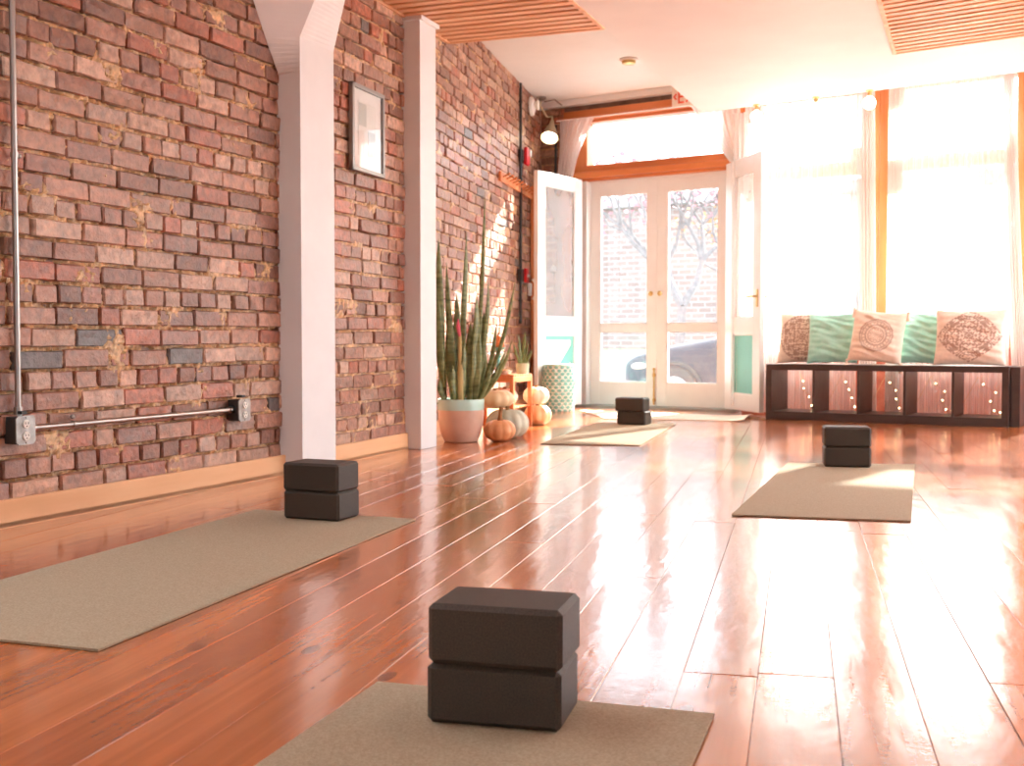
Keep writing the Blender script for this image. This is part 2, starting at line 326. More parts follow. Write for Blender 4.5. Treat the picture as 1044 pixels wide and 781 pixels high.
# ------------------------------------------------------------------ brick walls
def brickwall(L0,L1,H,seed,detail=True,gx=.016):
    r=random.Random(seed); V=[];F=[];K=[]
    hc=.0775; rows=int(H/hc)+1
    pal=[(164,114,90),(176,128,104),(150,102,80),(186,144,120),(158,112,94),(136,92,72),(194,154,130),(174,106,80),(168,122,98)]
    def put(x0,x1,z0,z1,dep,col):
        n0=len(V); nx=5 if x1-x0>.16 else 3; nz=3
        ch=.0045; xs=[x0,x0+ch]+[x0+ch+(x1-x0-2*ch)*i/(nx-1) for i in range(1,nx-1)]+[x1-ch,x1]
        zs=[z0,z0+ch]+[(z0+z1)/2]+[z1-ch,z1]
        tilt=r.uniform(-.006,.006); tl2=r.uniform(-.004,.004)
        cs={}
        # back ring at y=.03, rim at y=ch, face
        W=len(xs);Hh=len(zs)
        for j,z in enumerate(zs):
            for i,x in enumerate(xs):
                edge=(i in(0,W-1)) or (j in(0,Hh-1)); corner=(i in(0,W-1)) and (j in(0,Hh-1))
                y=-dep+tilt*((x-x0)/(x1-x0)-.5)+tl2*((z-z0)/(z1-z0)-.5)+r.uniform(-.0013,.0013)
                jx=jz=0
                if edge:
                    y+=.0045+r.uniform(0,.005); jx=r.uniform(-.0028,.0028); jz=r.uniform(-.0028,.0028)
                if corner:
                    y+=.003; jx+=(1 if i==0 else -1)*.003; jz+=(1 if j==0 else -1)*.003
                V.append((x+jx,y,z+jz)); K.append(col)
        for j in range(Hh-1):
            for i in range(W-1):
                q=n0+j*W+i; F.append((q,q+1,q+W+1,q+W))
        # sides
        per=[n0+i for i in range(W)]+[n0+j*W+W-1 for j in range(1,Hh)]+[n0+(Hh-1)*W+i for i in range(W-2,-1,-1)]+[n0+j*W for j in range(Hh-2,0,-1)]
        m0=len(V)
        for p in per: x,y,z=V[p]; V.append((x,.03,z)); K.append(col)
        n=len(per)
        for i in range(n): F.append((per[i],m0+i,m0+(i+1)%n,per[(i+1)%n]))
    for k in range(rows):
        z0=k*hc+.006; hdr=(k%4==2); x=L0-r.uniform(0,.2)
        while x<L1:
            bl=.118 if hdr else (.235 if r.random()>.12 else .118)
            bl*=r.uniform(.94,1.05); a=max(x+.006,L0); b=min(x+bl-r.uniform(.003,.008),L1)
            if b-a>.03:
                c=lin(pal[r.randrange(len(pal))]); g=r.uniform(.8,1.15); col=(c[0]*g,c[1]*g,c[2]*g,1)
                if r.random()<.012: col=(.16,.13,.12,1)
                wob=.004*math.sin(a*1.7+k*.6)+r.uniform(-.002,.002)
                z1=min(z0+hc-r.uniform(.009,.014)+wob,H)
                if z1-z0>.03: put(a,b,z0+wob,z1,.003+r.random()**1.5*.011,col)
            x+=bl
    # mortar bed
    nx=int((L1-L0)/gx)+1; nz=int(H/gx)+1; n0=len(V)
    for j in range(nz+1):
        for i in range(nx+1):
            x=L0+(L1-L0)*i/nx; z=H*j/nz
            nn=noise.noise(Vector((x*6,z*9,seed)))*.011+noise.noise(Vector((x*42,z*52,seed+3)))*.007
            y=.009-nn*2.4
            V.append((x,max(y,-.008),z)); g=r.uniform(.75,1.15); c=lin((212,170,122)); K.append((c[0]*g,c[1]*g,c[2]*g,1))
    for j in range(nz):
        for i in range(nx):
            q=n0+j*(nx+1)+i; F.append((q,q+1,q+nx+2,q+nx+1))
    # solid back
    n0=len(V)
    for p in ((L0,.03,0),(L1,.03,0),(L1,.03,H),(L0,.03,H),(L0,.25,0),(L1,.25,0),(L1,.25,H),(L0,.25,H)): V.append(p); K.append((.3,.15,.1,1))
    for f in ((0,1,2,3),(4,7,6,5),(0,4,5,1),(1,5,6,2),(2,6,7,3),(3,7,4,0)): F.append(tuple(n0+i for i in f))
    return V,F,K
def wallframe(a,b): d=b-a; return math.atan2(d.y,d.x),d.length
rz1,l1=wallframe(P0,P1); rz2,l2=wallframe(P1,P2); rz3,l3=wallframe(W3,C3)
struct('wall_left_near',brickwall(-1.2,l1+.02,2.75,11,gx=.009),M['brick'],P0,rz1)
struct('wall_left_middle',brickwall(-.02,l2+.04,2.75,12,gx=.02),M['brick'],P1,rz2)
struct('wall_left_far',brickwall(-.2,l3+.3,3.1,13,gx=.03),M['brick'],W3,rz3)
# ext of left wall behind the camera
bm=B(); box(bm,-8.9,-1.2,0,.25,0,2.79); struct('wall_left_rear',bm,M['white_paint'],P0,rz1)
# facade brick: strip left of the door frame
def shift(m,dy):
    return m
struct('wall_front_brick',brickwall(-.95,-.25,3.1,14,gx=.03),M['brick'],FA,FRZ)
# baseboards
def bb(name,a,b,rz,l,x0,x1):
    bm=B(); box(bm,x0,x1,-.034,-.013,.0,.098,.004); box(bm,x0,x1,-.034,.0,.0,.02)
    struct(name,bm,M['pine'],a,rz)
bb('baseboard_left_near',P0,P1,rz1,l1,-3,l1-.0)
bb('baseboard_left_middle',P1,P2,rz2,l2,.02,l2)
bb('baseboard_left_far',W3,C3,rz3,l3,.25,l3)
# ------------------------------------------------------------------ columns
ax=R(21.5); A1=Vector((math.sin(ax),math.cos(ax),0)); X1=Vector((math.cos(ax),-math.sin(ax),0))
def wall1_at(px,z=0):
    d=ray(px,400); dd=(P1-P0).normalized(); n=Vector((-dd.y,dd.x,0)); t=n.dot(P0)/n.dot(Vector((d.x,d.y,0))); return Vector((d.x*t,d.y*t,z))
base_l=wall1_at(284.5); c_n=base_l+X1*.128; c_f=c_n+A1*.31; c_b=c_f-X1*.22
bm=B(); V=[]; 
zs=[0,1.0,1.9]+[1.91+.02*i for i in range(31)]+[2.54]
def kink(z,k=.5): return 0 if z<2.07 else (z-2.07)*k
def left(z):
    if z<1.91: return 284.5
    q=(z-1.91)/.28; return 284.5-1-23.5*q**.95
rows=[]
for z in zs:
    e=X1*kink(z); L_=wall1_at(left(z))+X1*.012
    if z<1.91: L_=base_l
    pts=[L_,c_n+e,c_f+X1*kink(z,.27),c_b]; pts=[Vector((p.x,p.y,z)) for p in pts]
    rows.append([bm.verts.new(p) for p in pts])
for a,b in zip(rows,rows[1:]):
    for i in range(4): bm.faces.new((a[i],a[(i+1)%4],b[(i+1)%4],b[i]))
bm.faces.new(rows[0][::-1]); bm.faces.new(rows[-1]); bmesh.ops.recalc_face_normals(bm,faces=bm.faces)
struct('column_near',bm,M['white_paint'])
c2l=Vector((-.665,6.87,0)); bm=B(); box(bm,0,.137,0,.216,0,2.54,.003)
o=struct('column_far',bm,M['white_paint'],(-.665,6.875,0),-ax)
bm=B(); box(bm,-.012,.155,-.014,.235,2.515,2.54,.003); o=struct('trim_1',bm,M['white_paint'],(-.665,6.875,0),-ax)
# ------------------------------------------------------------------ ceiling
bm=B(); prism(bm,[(-1.5,6.6),(FP(-2.4,.2).x,FP(-2.4,.2).y),(FP(7.2,.2).x,FP(7.2,.2).y),(6.5,6.6)],ZC,ZC+.1); struct('ceiling',bm,M['ceiling'])
SL=[(.3389,6.519),(.554,7.107),(1.585,9.716)]
se=Vector((1.585,9.716,0)); sd=Vector((SL[2][0]-SL[0][0],SL[2][1]-SL[0][1],0)).normalized()
s0=se-sd*12
fe=Vector((3.611,8.238,0)); fd=(fe-se).normalized(); se2=se+fd*3.9
# right slat recess polygon
r1=Vector((2.529,7.726,0)); rd1=Vector((2.529-2.043,7.726-6.519,0)).normalized(); rd2=Vector((3.181-2.529,7.266-7.726,0)).normalized()
r0=r1-rd1*2.6; r2=r1+rd2*2.2; r3=r0+rd2*2.2
def P2d(v): return (v.x,v.y)
bm=B(); q0=s0+rd2*9
# soffit: built as pieces round the slatted bay
prism(bm,[P2d(s0),P2d(q0),P2d(r3+rd2*0),P2d(r0)] if False else [P2d(s0),P2d(s0+fd*9.5),P2d(r0+fd*6),P2d(r0),P2d(s0+sd*((r0-s0).dot(sd)))],ZS,ZC+.1)
prism(bm,[P2d(s0+sd*((r0-s0).dot(sd))),P2d(r0),P2d(r1),P2d(se)],ZS,ZC+.1)
prism(bm,[P2d(r1),P2d(r2),P2d(se2),P2d(se)],ZS,ZC+.1)
prism(bm,[P2d(r3),P2d(r3+fd*3.8),P2d(se2+fd*.0),P2d(r2)],ZS,ZC+.1)
struct('ceiling_soffit',bm,M['ceiling'])
def slatpanel(name,label,o,d,wn,width_at,n,pitch,sw,sh):
    # o front corner, d slat direction, wn direction away from front; slats of length from width_at(t)
    root=thing(name,label,'ceiling panel',(o.x,o.y,ZS),math.atan2(d.y,d.x))
    bm=B(); bk=B(); y=0
    for i in range(n):
        a,b=width_at(i*pitch)
        box(bm,a,b,-i*pitch-sw,-i*pitch,.0,sh,.002,1)
    a0,b0=width_at(0); a1,b1=width_at(n*pitch)
    prism(bk,[(a0,0),(b0,0),(b1,-n*pitch),(a1,-n*pitch)],sh,sh+.02)
    obj('slat',bm,M['slat'],root); obj('backing_board',bk,M['slat_back'],root)
    eb=B()
    for (pa,pb) in (((a0,0),(a1,-n*pitch)),((b0,0),(b1,-n*pitch)),((a0,0),(b0,0))):
        d_=Vector((pb[0]-pa[0],pb[1]-pa[1],0)); l_=d_.length; box(eb,0,l_,-.012,.012,-.006,.07,mx=xf((pa[0],pa[1],0),math.atan2(d_.y,d_.x)))
    obj('edge_trim',eb,M['slat'],root)
    return root
# left panel: front edge perpendicular to the structure axis
fl=Vector((-.70,7.56,0)); fr=Vector((.554,7.107,0)); dL=(fr-fl).normalized(); nL=Vector((-dL.y,dL.x,0))
def wl(t):
    p=fr-nL*t; # back along
    # right bound: soffit edge
    k=(fr-p).length
    # intersection of line p + s*dL with soffit edge line
    nn=Vector((-sd.y,sd.x,0)); s=nn.dot(se-p)/nn.dot(dL); b=(p+dL*s-fl).dot(dL)-.012
    # left bound: the wall
    best=None
    for (q,w) in ((P2,P1),(P1,P0)):
        wd=(w-q).normalized(); n2=Vector((-wd.y,wd.x,0)); s2=n2.dot(q-p)/n2.dot(dL); pt=p+dL*s2
        if best is None or (pt-q).dot(wd)>0 and pt.y<q.y+.01: best=pt
    a=(best-fl).dot(dL)+.03
    if t<.55: a=max(a,(Vector((-.50,7.1,0))-fl).dot(dL)) if False else a
    return a,b
slatpanel('slatted_ceiling_panel','orange-brown wooden slat ceiling panel beside the brick wall, meeting the far white column','' or fl,dL,nL,wl,46,.090,.056,.045)
# right panel in the soffit bay
def wr(t):
    nR=Vector((-rd2.y,rd2.x,0)); p=r1-nR*t; nn=Vector((-rd1.y,rd1.x,0)); s=nn.dot(r1-p)/nn.dot(rd2); return (p+rd2*s-r1).dot(rd2),2.2+(p+rd2*s-r1).dot(rd2)
slatpanel('slatted_ceiling_panel','wooden slat panel let into the white ceiling at the upper right, framed by white on two sides',r1,rd2,None,wr,24,.090,.056,.045)
# ------------------------------------------------------------------ unseen back and right walls, openings added and sized for fill daylight
bm=B(); box(bm,-5.6,-.8,-4.2,-4,0,2.79); box(bm,.1,7.2,-4.2,-4,0,2.79); box(bm,-2.3,2.2,-4.2,-4,0,.4); box(bm,-2.3,2.2,-4.2,-4,2.4,2.79); struct('wall_back',bm,M['white_paint'])
bm=B()
rx=6.4
for (a,b) in ((-4.2,2.4),(4.6,4.7),(6.8,7.0)): box(bm,rx,rx+.2,a,b,0,3.1)
box(bm,rx,rx+.2,-4.2,7,0,.35); box(bm,rx,rx+.2,-4.2,7,2.75,3.1); struct('wall_right',bm,M['white_paint'])
bm=B(); box(bm,-6.5,7.2,-4.3,2.2,2.78,2.9); struct('ceiling_rear',bm,M['ceiling'])
# ------------------------------------------------------------------ shopfront (local x along the front, y outwards)
def fobj(name,bm,mat,parent=None,**k): return obj(name,bm,mat,parent,**k)
bm=B()
# masonry and timber shell
box(bm,-.25,7.2,.0,.25,2.90,3.12)
struct('trim_2',bm,noisy('sooty_lintel',lin((92,72,62)),lin((140,112,98)),9,.9,bump=.4),FA,FRZ)
bm=B(); box(bm,-.95,1.6,-.10,.0,2.945,3.0,.006); struct('trim_3',bm,M['ceiling'],FA,FRZ)
bm=B(); box(bm,1.62,7.2,.02,.22,0,.58); struct('wall_front_sill',bm,noisy('red_painted_brick',lin((168,84,62)),lin((196,112,88)),14,.7,bump=.5),FA,FRZ)
bm=B(); box(bm,1.63,7.2,-.03,.24,.58,.62,.006); struct('trim_4',bm,M['orange_wood_h'],FA,FRZ)
# window_1: transom over the doors
w1=sroot('window_1',FA,FRZ)
bm=B(); box(bm,-.25,1.62,-.02,.12,2.765,2.90,.008); box(bm,-.25,1.62,-.05,.0,2.80,2.835,.008)
box(bm,-.13,1.62,-.02,.14,2.20,2.355,.008); box(bm,-.13,1.62,-.06,.0,2.225,2.29,.012)
obj('window_frame',bm,M['orange_wood_h'],w1)
bm=B(); box(bm,-.25,.02,-.02,.12,2.0,2.765,.008); box(bm,1.435,1.62,-.02,.12,2.2,2.765,.008); obj('window_stile',bm,M['orange_wood'],w1)
bm=B(); box(bm,.02,1.435,.045,.051,2.355,2.765); obj('pane',bm,M['dusty_glass'],w1)
# door frame
bm=B(); box(bm,-.14,.03,-.04,.12,0,2.2,.006); box(bm,1.475,1.62,-.04,.12,0,2.2,.006); box(bm,.03,1.475,.02,.12,2.175,2.2,.003); struct('trim_5',bm,M['door_paint'],FA,FRZ)
bm=B(); box(bm,-.14,1.62,-.12,.16,-.02,.018,.006); struct('trim_6',bm,M['threshold'],FA,FRZ)
bm=B(); box(bm,-.26,-.14,-.04,.12,0,2.2,.006); struct('trim_7',bm,M['orange_wood'],FA,FRZ)
def leaf(name,w,H,z0,stl,rail_top,mid0,mid1,bot,th,panel,loc,rz,hside,handles):
    r=sroot(name,loc,rz)
    bm=B(); box(bm,0,stl,-th/2,th/2,z0,H,.003); box(bm,w-stl,w,-th/2,th/2,z0,H,.003)
    box(bm,stl,w-stl,-th/2,th/2,H-rail_top,H,.003); box(bm,stl,w-stl,-th/2,th/2,mid0,mid1,.003); box(bm,stl,w-stl,-th/2,th/2,z0,bot,.003)
    for (a,b) in ((mid1,H-rail_top),(bot,mid0)):     # glazing beads
        for s in (-1,1):
            y0=s*th*.28; 
            box(bm,stl,w-stl,y0-.004,y0+.004,a,a+.012); box(bm,stl,w-stl,y0-.004,y0+.004,b-.012,b); box(bm,stl,stl+.012,y0-.004,y0+.004,a,b); box(bm,w-stl-.012,w-stl,y0-.004,y0+.004,a,b)
    obj('door_frame',bm,M['door_paint'],r)
    bm=B(); box(bm,stl,w-stl,-.003,.003,mid1,H-rail_top); obj('pane',bm,M['glare_glass'] if panel else M['dusty_glass'],r)
    bm=B(); 
    if panel=='teal': box(bm,stl,w-stl,-.006,.006,bot,mid0); obj('teal_panel',bm,M['teal_panel'],r)
    elif panel=='stripe':
        box(bm,stl,w-stl,-.003,.005,bot,mid0); obj('white_panel',bm,M['door_paint'],r)
        bm=B(); a,b=stl,w-stl; h=mid0-bot
        box(bm,a,b,-.008,.0,mid0-.05,mid0); box(bm,b-.05,b,-.008,0,bot,mid0-.05)
        prism(bm,[(a+.02,bot+.0),(a+.20,bot+.0),(b-.05,mid0-.24),(b-.05,mid0-.10)],0,.008,mx=Matrix(((1,0,0,0),(0,0,-1,0),(0,1,0,0),(0,0,0,1))))
        obj('teal_stripe',bm,M['teal_panel'],r)
    else: box(bm,stl,w-stl,-.003,.003,bot,mid0); obj('pane',bm,M['dusty_glass'],r)
    for h in handles: h(r,w)
    return r
def knob(x,z):
    def f(r,w):
        bm=B(); tube(bm,[(x,-.02,z),(x,-.05,z)],.009); ball(bm,(x,-.062,z),.024); obj('door_knob',bm,M['brass'],r,smooth=True)
    return f
def bolt(x):
    def f(r,w):
        bm=B(); tube(bm,[(x,-.035,.03),(x,-.035,.36)],.008)
        for z in (.06,.30): box(bm,x-.014,x+.014,-.04,-.02,z,z+.03,.003)
        ball(bm,(x,-.035,.37),.014); obj('door_bolt',bm,M['brass'],r,smooth=True)
    return f
leaf('door_1',.722,2.175,.02,.10,.115,.735,.80,.235,.044,None,FP(.031,.06),FRZ,0,[knob(.675,1.09),bolt(.70)])
leaf('door_2',.722,2.175,.02,.10,.115,.735,.80,.235,.044,None,FP(.754,.06),FRZ,0,[knob(.047,1.09)])
# inner leaves folded back into the room
hl=Vector((.655,11.17,0)); nl=Vector((.215,10.50,0)); d=hl-nl
leaf('door_3',d.length,2.18,.03,.13,.12,.70,.86,.20,.044,'stripe',nl,math.atan2(d.y,d.x),0,[])
hr=Vector((1.962,10.56,0)); nr=Vector((2.115,9.80,0)); d=nr-hr
def lever(r,w):
    for s in (-1,1):
        bm=B(); tube(bm,[(w-.06,s*.02,1.02),(w-.06,s*.07,1.02)],.009); tube(bm,[(w-.06,s*.07,1.02),(w-.09,s*.075,1.02),(w-.16,s*.07,1.018)],.009)
        box(bm,w-.085,w-.035,s*.02,s*.028,.93,1.08,.003); obj('door_handle',bm,M['brass'],r,smooth=True)
leaf('door_4',d.length,2.24,.03,.15,.14,.70,.84,.17,.044,'teal',hr,math.atan2(d.y,d.x),0,[lever])
# big windows
def bigwin(name,u0,u1,ul,ur):
    r=sroot(name,FA,FRZ)
    bm=B(); box(bm,u0-ul,u0,-.02,.14,.62,2.90,.008); box(bm,u1,u1+ur,-.02,.14,.62,2.90,.008); obj('window_stile',bm,M['orange_wood'],r)
    bm=B(); box(bm,u0,u1,-.01,.12,2.075,2.295,.008); box(bm,u0,u1,-.035,.0,2.12,2.16,.008); box(bm,u0,u1,0,.12,2.76,2.90,.006); box(bm,u0,u1,-.01,.12,.62,.69,.006); obj('window_frame',bm,M['orange_wood_h'],r)
    bm=B(); box(bm,u0,u1,.05,.056,.69,2.075); obj('pane',bm,M['glass'],r)
    bm=B(); box(bm,u0,u1,.05,.056,2.295,2.76); obj('pane',bm,M['glass'],r)
bigwin('window_2',1.80,2.70,.18,.15)
bigwin('window_3',3.02,3.93,.17,.15)
bigwin('window_4',4.30,5.9,.22,.3)
# jamb post on the left wall by the open leaf
d3=(C3-W3).normalized()
def W3P(u,off,z=0):
    n=Vector((-d3.y,d3.x,0)); return W3+d3*u-n*off+Vector((0,0,z))
bm=B(); box(bm,4.22,4.30,-.08,-.016,0,2.12,.004); struct('trim_8',bm,M['orange_wood'],W3,rz3)
# ------------------------------------------------------------------ curtains
def sheet(name,fn,nu,nv,mat,parent=None):
    V=[];F=[]
    for j in range(nv+1):
        for i in range(nu+1): V.append(tuple(fn(i/nu,j/nv)))
    for j in range(nv):
        for i in range(nu):
            q=j*(nu+1)+i; F.append((q,q+1,q+nu+2,q+nu+1))
    return obj(name,(V,F),mat,parent,smooth='all')
CN=-.28    # curtain plane in front of the glass
def hang(u0,u1,b0,b1,z0,z1,folds,amp,seed,shape=None,n0=CN):
    ph=[random.Random(seed+i).random()*6 for i in range(3)]
    def f(a,t):  # t 0 top ..1 bottom
        s=t if shape is None else shape(t)
        u=(u0*(1-a)+u1*a)*(1-s)+(b0*(1-a)+b1*a)*s
        w=amp*(math.sin(a*folds*2*PI+ph[0]+.5*math.sin(t*2+ph[1]))*.6+math.sin(a*folds*2*PI*2.3+ph[2]+t)*.4)
        return FP(u,n0+w,z1+(z0-z1)*t)
    return f
ZR=2.86
def curtain(label,fn,nu,nv,mat,name='sheer_curtain',group=None):
    o=sheet(name,fn,nu,nv,mat); tag(o,label,'curtain',group); return o
curtain('sheer white voile panel over the left tall window, beside the open glazed door',hang(1.75,2.745,1.75,2.745,.02,ZR,16,.012,1),340,10,M['sheer'])
curtain('sheer white voile panel over the right tall window, behind the cream patterned cushions',hang(3.07,3.94,3.07,3.94,.02,ZR,16,.012,2),340,10,M['sheer'])
curtain('gathered translucent drape hanging just left of the exposed orange window post',hang(2.735,2.885,2.79,2.93,.02,ZR,5,.022,3,n0=CN-.045),120,12,M['drape'],'gathered_drape')
curtain('gathered peach-white drape hanging just right of the exposed orange window post',hang(3.005,3.14,3.0,3.11,.02,ZR,5,.022,4,n0=CN-.045),120,12,M['drape'],'gathered_drape')
curtain('gathered voile drape sweeping outward at the right end of the window bench',hang(3.875,3.975,4.0,4.12,.02,ZR,5,.022,5,lambda t:t**1.6,n0=CN-.045),120,16,M['drape'],'gathered_drape')
curtain('unseen sheer white voile panel added to filter sun at the window right of the bench',hang(4.2,6.1,4.2,6.1,.02,ZR,30,.012,6),300,6,M['sheer'])  # out of view, added to hold back sun patches on the floor
# tie-back curtains of the transom
def tieL(a,t):
    u=(-.22*(1-a)+.15*a)*(1-t)+(-.25*(1-a)-.09*a)*t; u+=.05*math.sin(t*PI)*(1-a)*0
    sag=.03*math.sin(PI*t)*a; return FP(u-sag,-.13+.02*math.sin(a*34+t*2)+.008*math.sin(a*71),2.79-.62*t)
curtain('small white curtain tied back at the left of the transom window above the doors',tieL,90,16,M['cafe'],'tied_back_curtain')
def tieR(a,t):
    s=t**1.15; u=(1.18*(1-a)+1.66*a)*(1-s)+(1.57*(1-a)+1.67*a)*s
    return FP(u,-.17+.02*math.sin(a*44+t*2)+.008*math.sin(a*91),2.80-.56*t)
curtain('white curtain swept to the right of the transom window, next to the tall sheers',tieR,120,24,M['tie'],'tied_back_curtain')
def tieR2(a,t):
    return FP(1.60+.16*a,-.20+.025*math.sin(a*24+t),2.66-2.60*t)
curtain('narrow white drape hanging straight behind the open right door leaf',tieR2,80,10,M['cafe'],'gathered_drape')
bm=B(); tube(bm,[(-.26,-.13,2.795),(1.16,-.13,2.795)],.007); tube(bm,[(-.24,-.13,2.795),(-.24,0,2.795)],.005); tube(bm,[(1.15,-.13,2.795),(1.15,0,2.795)],.005); o=obj('curtain_rod',bm,M['white_plastic'],None,FA,FRZ,smooth=True); tag(o,'thin white curtain rod in front of the transom window over the doors','curtain rod')
bm=B(); tube(bm,[(1.70,CN,ZR+.005),(4.25,CN,ZR+.005)],.009)
for u in (1.76,2.72,4.1): tube(bm,[(u,CN,ZR+.005),(u,-.0,ZR+.005)],.006)
o=obj('curtain_rod',bm,M['white_plastic'],None,FA,FRZ,smooth=True); tag(o,'long white curtain rod carrying the sheers along the two tall windows','curtain rod')
# ------------------------------------------------------------------ mats
def mat_mesh(c,th=.005,curl=0):
    # corners c: near-left, near-right, far-right, far-left
    nx,ny=20,60; V=[];F=[]
    cen=sum((Vector(p).to_3d() for p in c),Vector())/4
    def P(a,b): return (Vector(c[0])*(1-a)+Vector(c[1])*a)*(1-b)+(Vector(c[3])*(1-a)+Vector(c[2])*a)*b
    for lay in (0,1):
        for j in range(ny+1):
            for i in range(nx+1):
                a,b=i/nx,j/ny; p=P(a,b); z=.0012+lay*th
                if lay: z+=.0007*noise.noise(Vector((a*3,b*9,cen.x)))
                V.append((p.x-cen.x,p.y-cen.y,z))
    off=(nx+1)*(ny+1)
    for j in range(ny):
        for i in range(nx):
            q=j*(nx+1)+i; F.append((q+off,q+off+1,q+off+nx+2,q+off+nx+1)); F.append((q,q+nx+1,q+nx+2,q+1))
    per=[i for i in range(nx+1)]+[j*(nx+1)+nx for j in range(1,ny+1)]+[ny*(nx+1)+i for i in range(nx-1,-1,-1)]+[j*(nx+1) for j in range(ny-1,0,-1)]
    n=len(per)
    for i in range(n): F.append((per[i],per[(i+1)%n],per[(i+1)%n]+off,per[i]+off))
    return (V,F),cen
MATS=[([(-1.516,2.60),(-.858,2.377),(-.345,4.136),(-.97,4.363)],'grey-beige yoga mat lying lengthwise beside the left brick wall','left'),
 ([(.177,7.177),(.778,7.044),(1.255,8.86),(.66,9.02)],'pale sunlit yoga mat in front of the glazed doors','far'),
 ([(.809,4.241),(1.418,4.093),(2.078,5.949),(1.45,6.06)],'grey-beige yoga mat on the right in front of the window bench','right'),
 ([(-.80,.42),(-.20,.22),(.347,1.964),(-.252,2.151)],'nearest yoga mat, running out of the bottom of the view','near')]
for c,l,_ in MATS:
    me,cen=mat_mesh([Vector(p) for p in c]); o=obj('yoga_mat',me,M['mat'],None,(cen.x,cen.y,0)); tag(o,l,'yoga mat')
# ------------------------------------------------------------------ foam blocks
BL,BD,BH=.229,.152,.1005
def block_mesh():
    bm=B(); box(bm,0,BL,0,BD,0,BH,.0085,1); return bm
blk=obj('yoga_block',block_mesh(),M['foam'],None,smooth=True); tag(blk,'','yoga block')
first=[True]
def put_block(x,y,z,rz,label):
    o=blk if first[0] else blk.copy()
    if not first[0]: C.objects.link(o)
    first[0]=False; o.location=(x,y,z); o.rotation_euler=(0,0,rz); o['label']=label
zb=.0075
def stack(p,q,names,off):
    rz=math.atan2(q[1]-p[1],q[0]-p[0])
    put_block(p[0],p[1],zb,rz,names[0]); put_block(p[0]+off[0],p[1]+off[1],zb+BH+.0005,rz+off[2],names[1])
stack((-.823,4.140),(-.601,4.050),('lower charcoal foam block of the stack on the left mat','upper charcoal foam block of the stack on the left mat'),(-.001,-.002,R(-.5)))
stack((.797,8.80),(.988,8.71),('lower brown-grey foam block of the small far stack by the doors','upper brown-grey foam block of the small far stack by the doors'),(-.014,.006,R(1)))
stack((1.578,5.83),(1.811,5.785),('lower dark foam block of the stack on the right mat','upper dark foam block of the stack on the right mat'),(-.001,-.002,R(.6)))
stack((-.1433,1.912),(.0749,1.857),('lower black-brown foam block of the large nearest stack','upper black-brown foam block of the large nearest stack'),(.002,-.004,R(-.8)))
# ------------------------------------------------------------------ conduit and outlet boxes on the near brick wall
def outlet_box(label,u,z,off=.02):
    r=thing('outlet_box',label,'outlet box',P0+(P1-P0).normalized()*u+Vector((0,0,z)),rz1)
    bm=B(); box(bm,-.04,.04,-.062,-.004,-.047,.047,.004); box(bm,-.012,.012,-.06,-.03,.055,.066); obj('box_body',bm,M['black'],r,smooth=True)
    bm=B(); poly=[(-.033,-.050),(.033,-.050),(.043,-.040),(.043,.040),(.033,.050),(-.033,.050),(-.043,.040),(-.043,-.040)]
    prism(bm,poly,0,.005,mx=Matrix(((1,0,0,0),(0,0,-1,-.061),(0,1,0,0),(0,0,0,1)))); 
    for s in (-1,1): ball(bm,(0,-.067,s*.044),.003,8,6)
    obj('cover_plate',bm,M['steel'],r)
    for s in (-1,1):
        bm=B(); lathe(bm,[(0,.0),(.0155,.0),(.016,-.003),(.0145,-.005),(0,-.005)],20,mx=Matrix(((1,0,0,0),(0,0,1,-.066),(0,1,0,s*.021),(0,0,0,1)))); so=obj('socket',bm,M['ivory'],r,smooth=True)
        bm=B(); box(bm,-.0075,-.0055,-.0722,-.070,s*.021,s*.021+.008); box(bm,.0055,.0075,-.0722,-.070,s*.021,s*.021+.007); ball(bm,(0,-.0705,s*.021-.007),.0025,8,6); obj('socket_slot',bm,M['black'],so)
    return r
outlet_box('steel duplex outlet box at the left edge, below the vertical conduit',.058,.335)
outlet_box('duplex outlet box at the far end of the horizontal conduit, near the white column',1.325,.335)
dW1=(P1-P0).normalized(); nW1=Vector((dW1.y,-dW1.x,0))
def conduit(name,label,pts,straps):
    r=thing(name,label,'conduit',P0,rz1)
    bm=B(); tube(bm,pts,.0105,14); a,b=Vector(pts[0]),Vector(pts[-1]); d=(b-a).normalized()
    for e in (a,b-d*.03): tube(bm,[e,e+d*.03],.015,14)
    obj('pipe',bm,M['metal'],r,smooth=True)
    for s in straps:
        p=a+d*s; bm=B(); tube(bm,[p-d*.009,p+d*.009],.0135,14)
        side=Vector((0,0,1)) if abs(d.z)<.5 else Vector((1,0,0))
        q=p+side*.027; ball(bm,(q.x,q.y+.006,q.z),.009,10,8); obj('pipe_strap',bm,M['metal'],r,smooth=True)
conduit('electrical_conduit','vertical steel conduit pipe running up the brick wall at the left edge',[(.058,-.032,.385),(.058,-.032,2.54)],[.9,1.9])
conduit('electrical_conduit','horizontal steel conduit pipe joining the two outlet boxes low on the brick wall',[(.10,-.032,.338),(1.283,-.032,.338)],[.22])
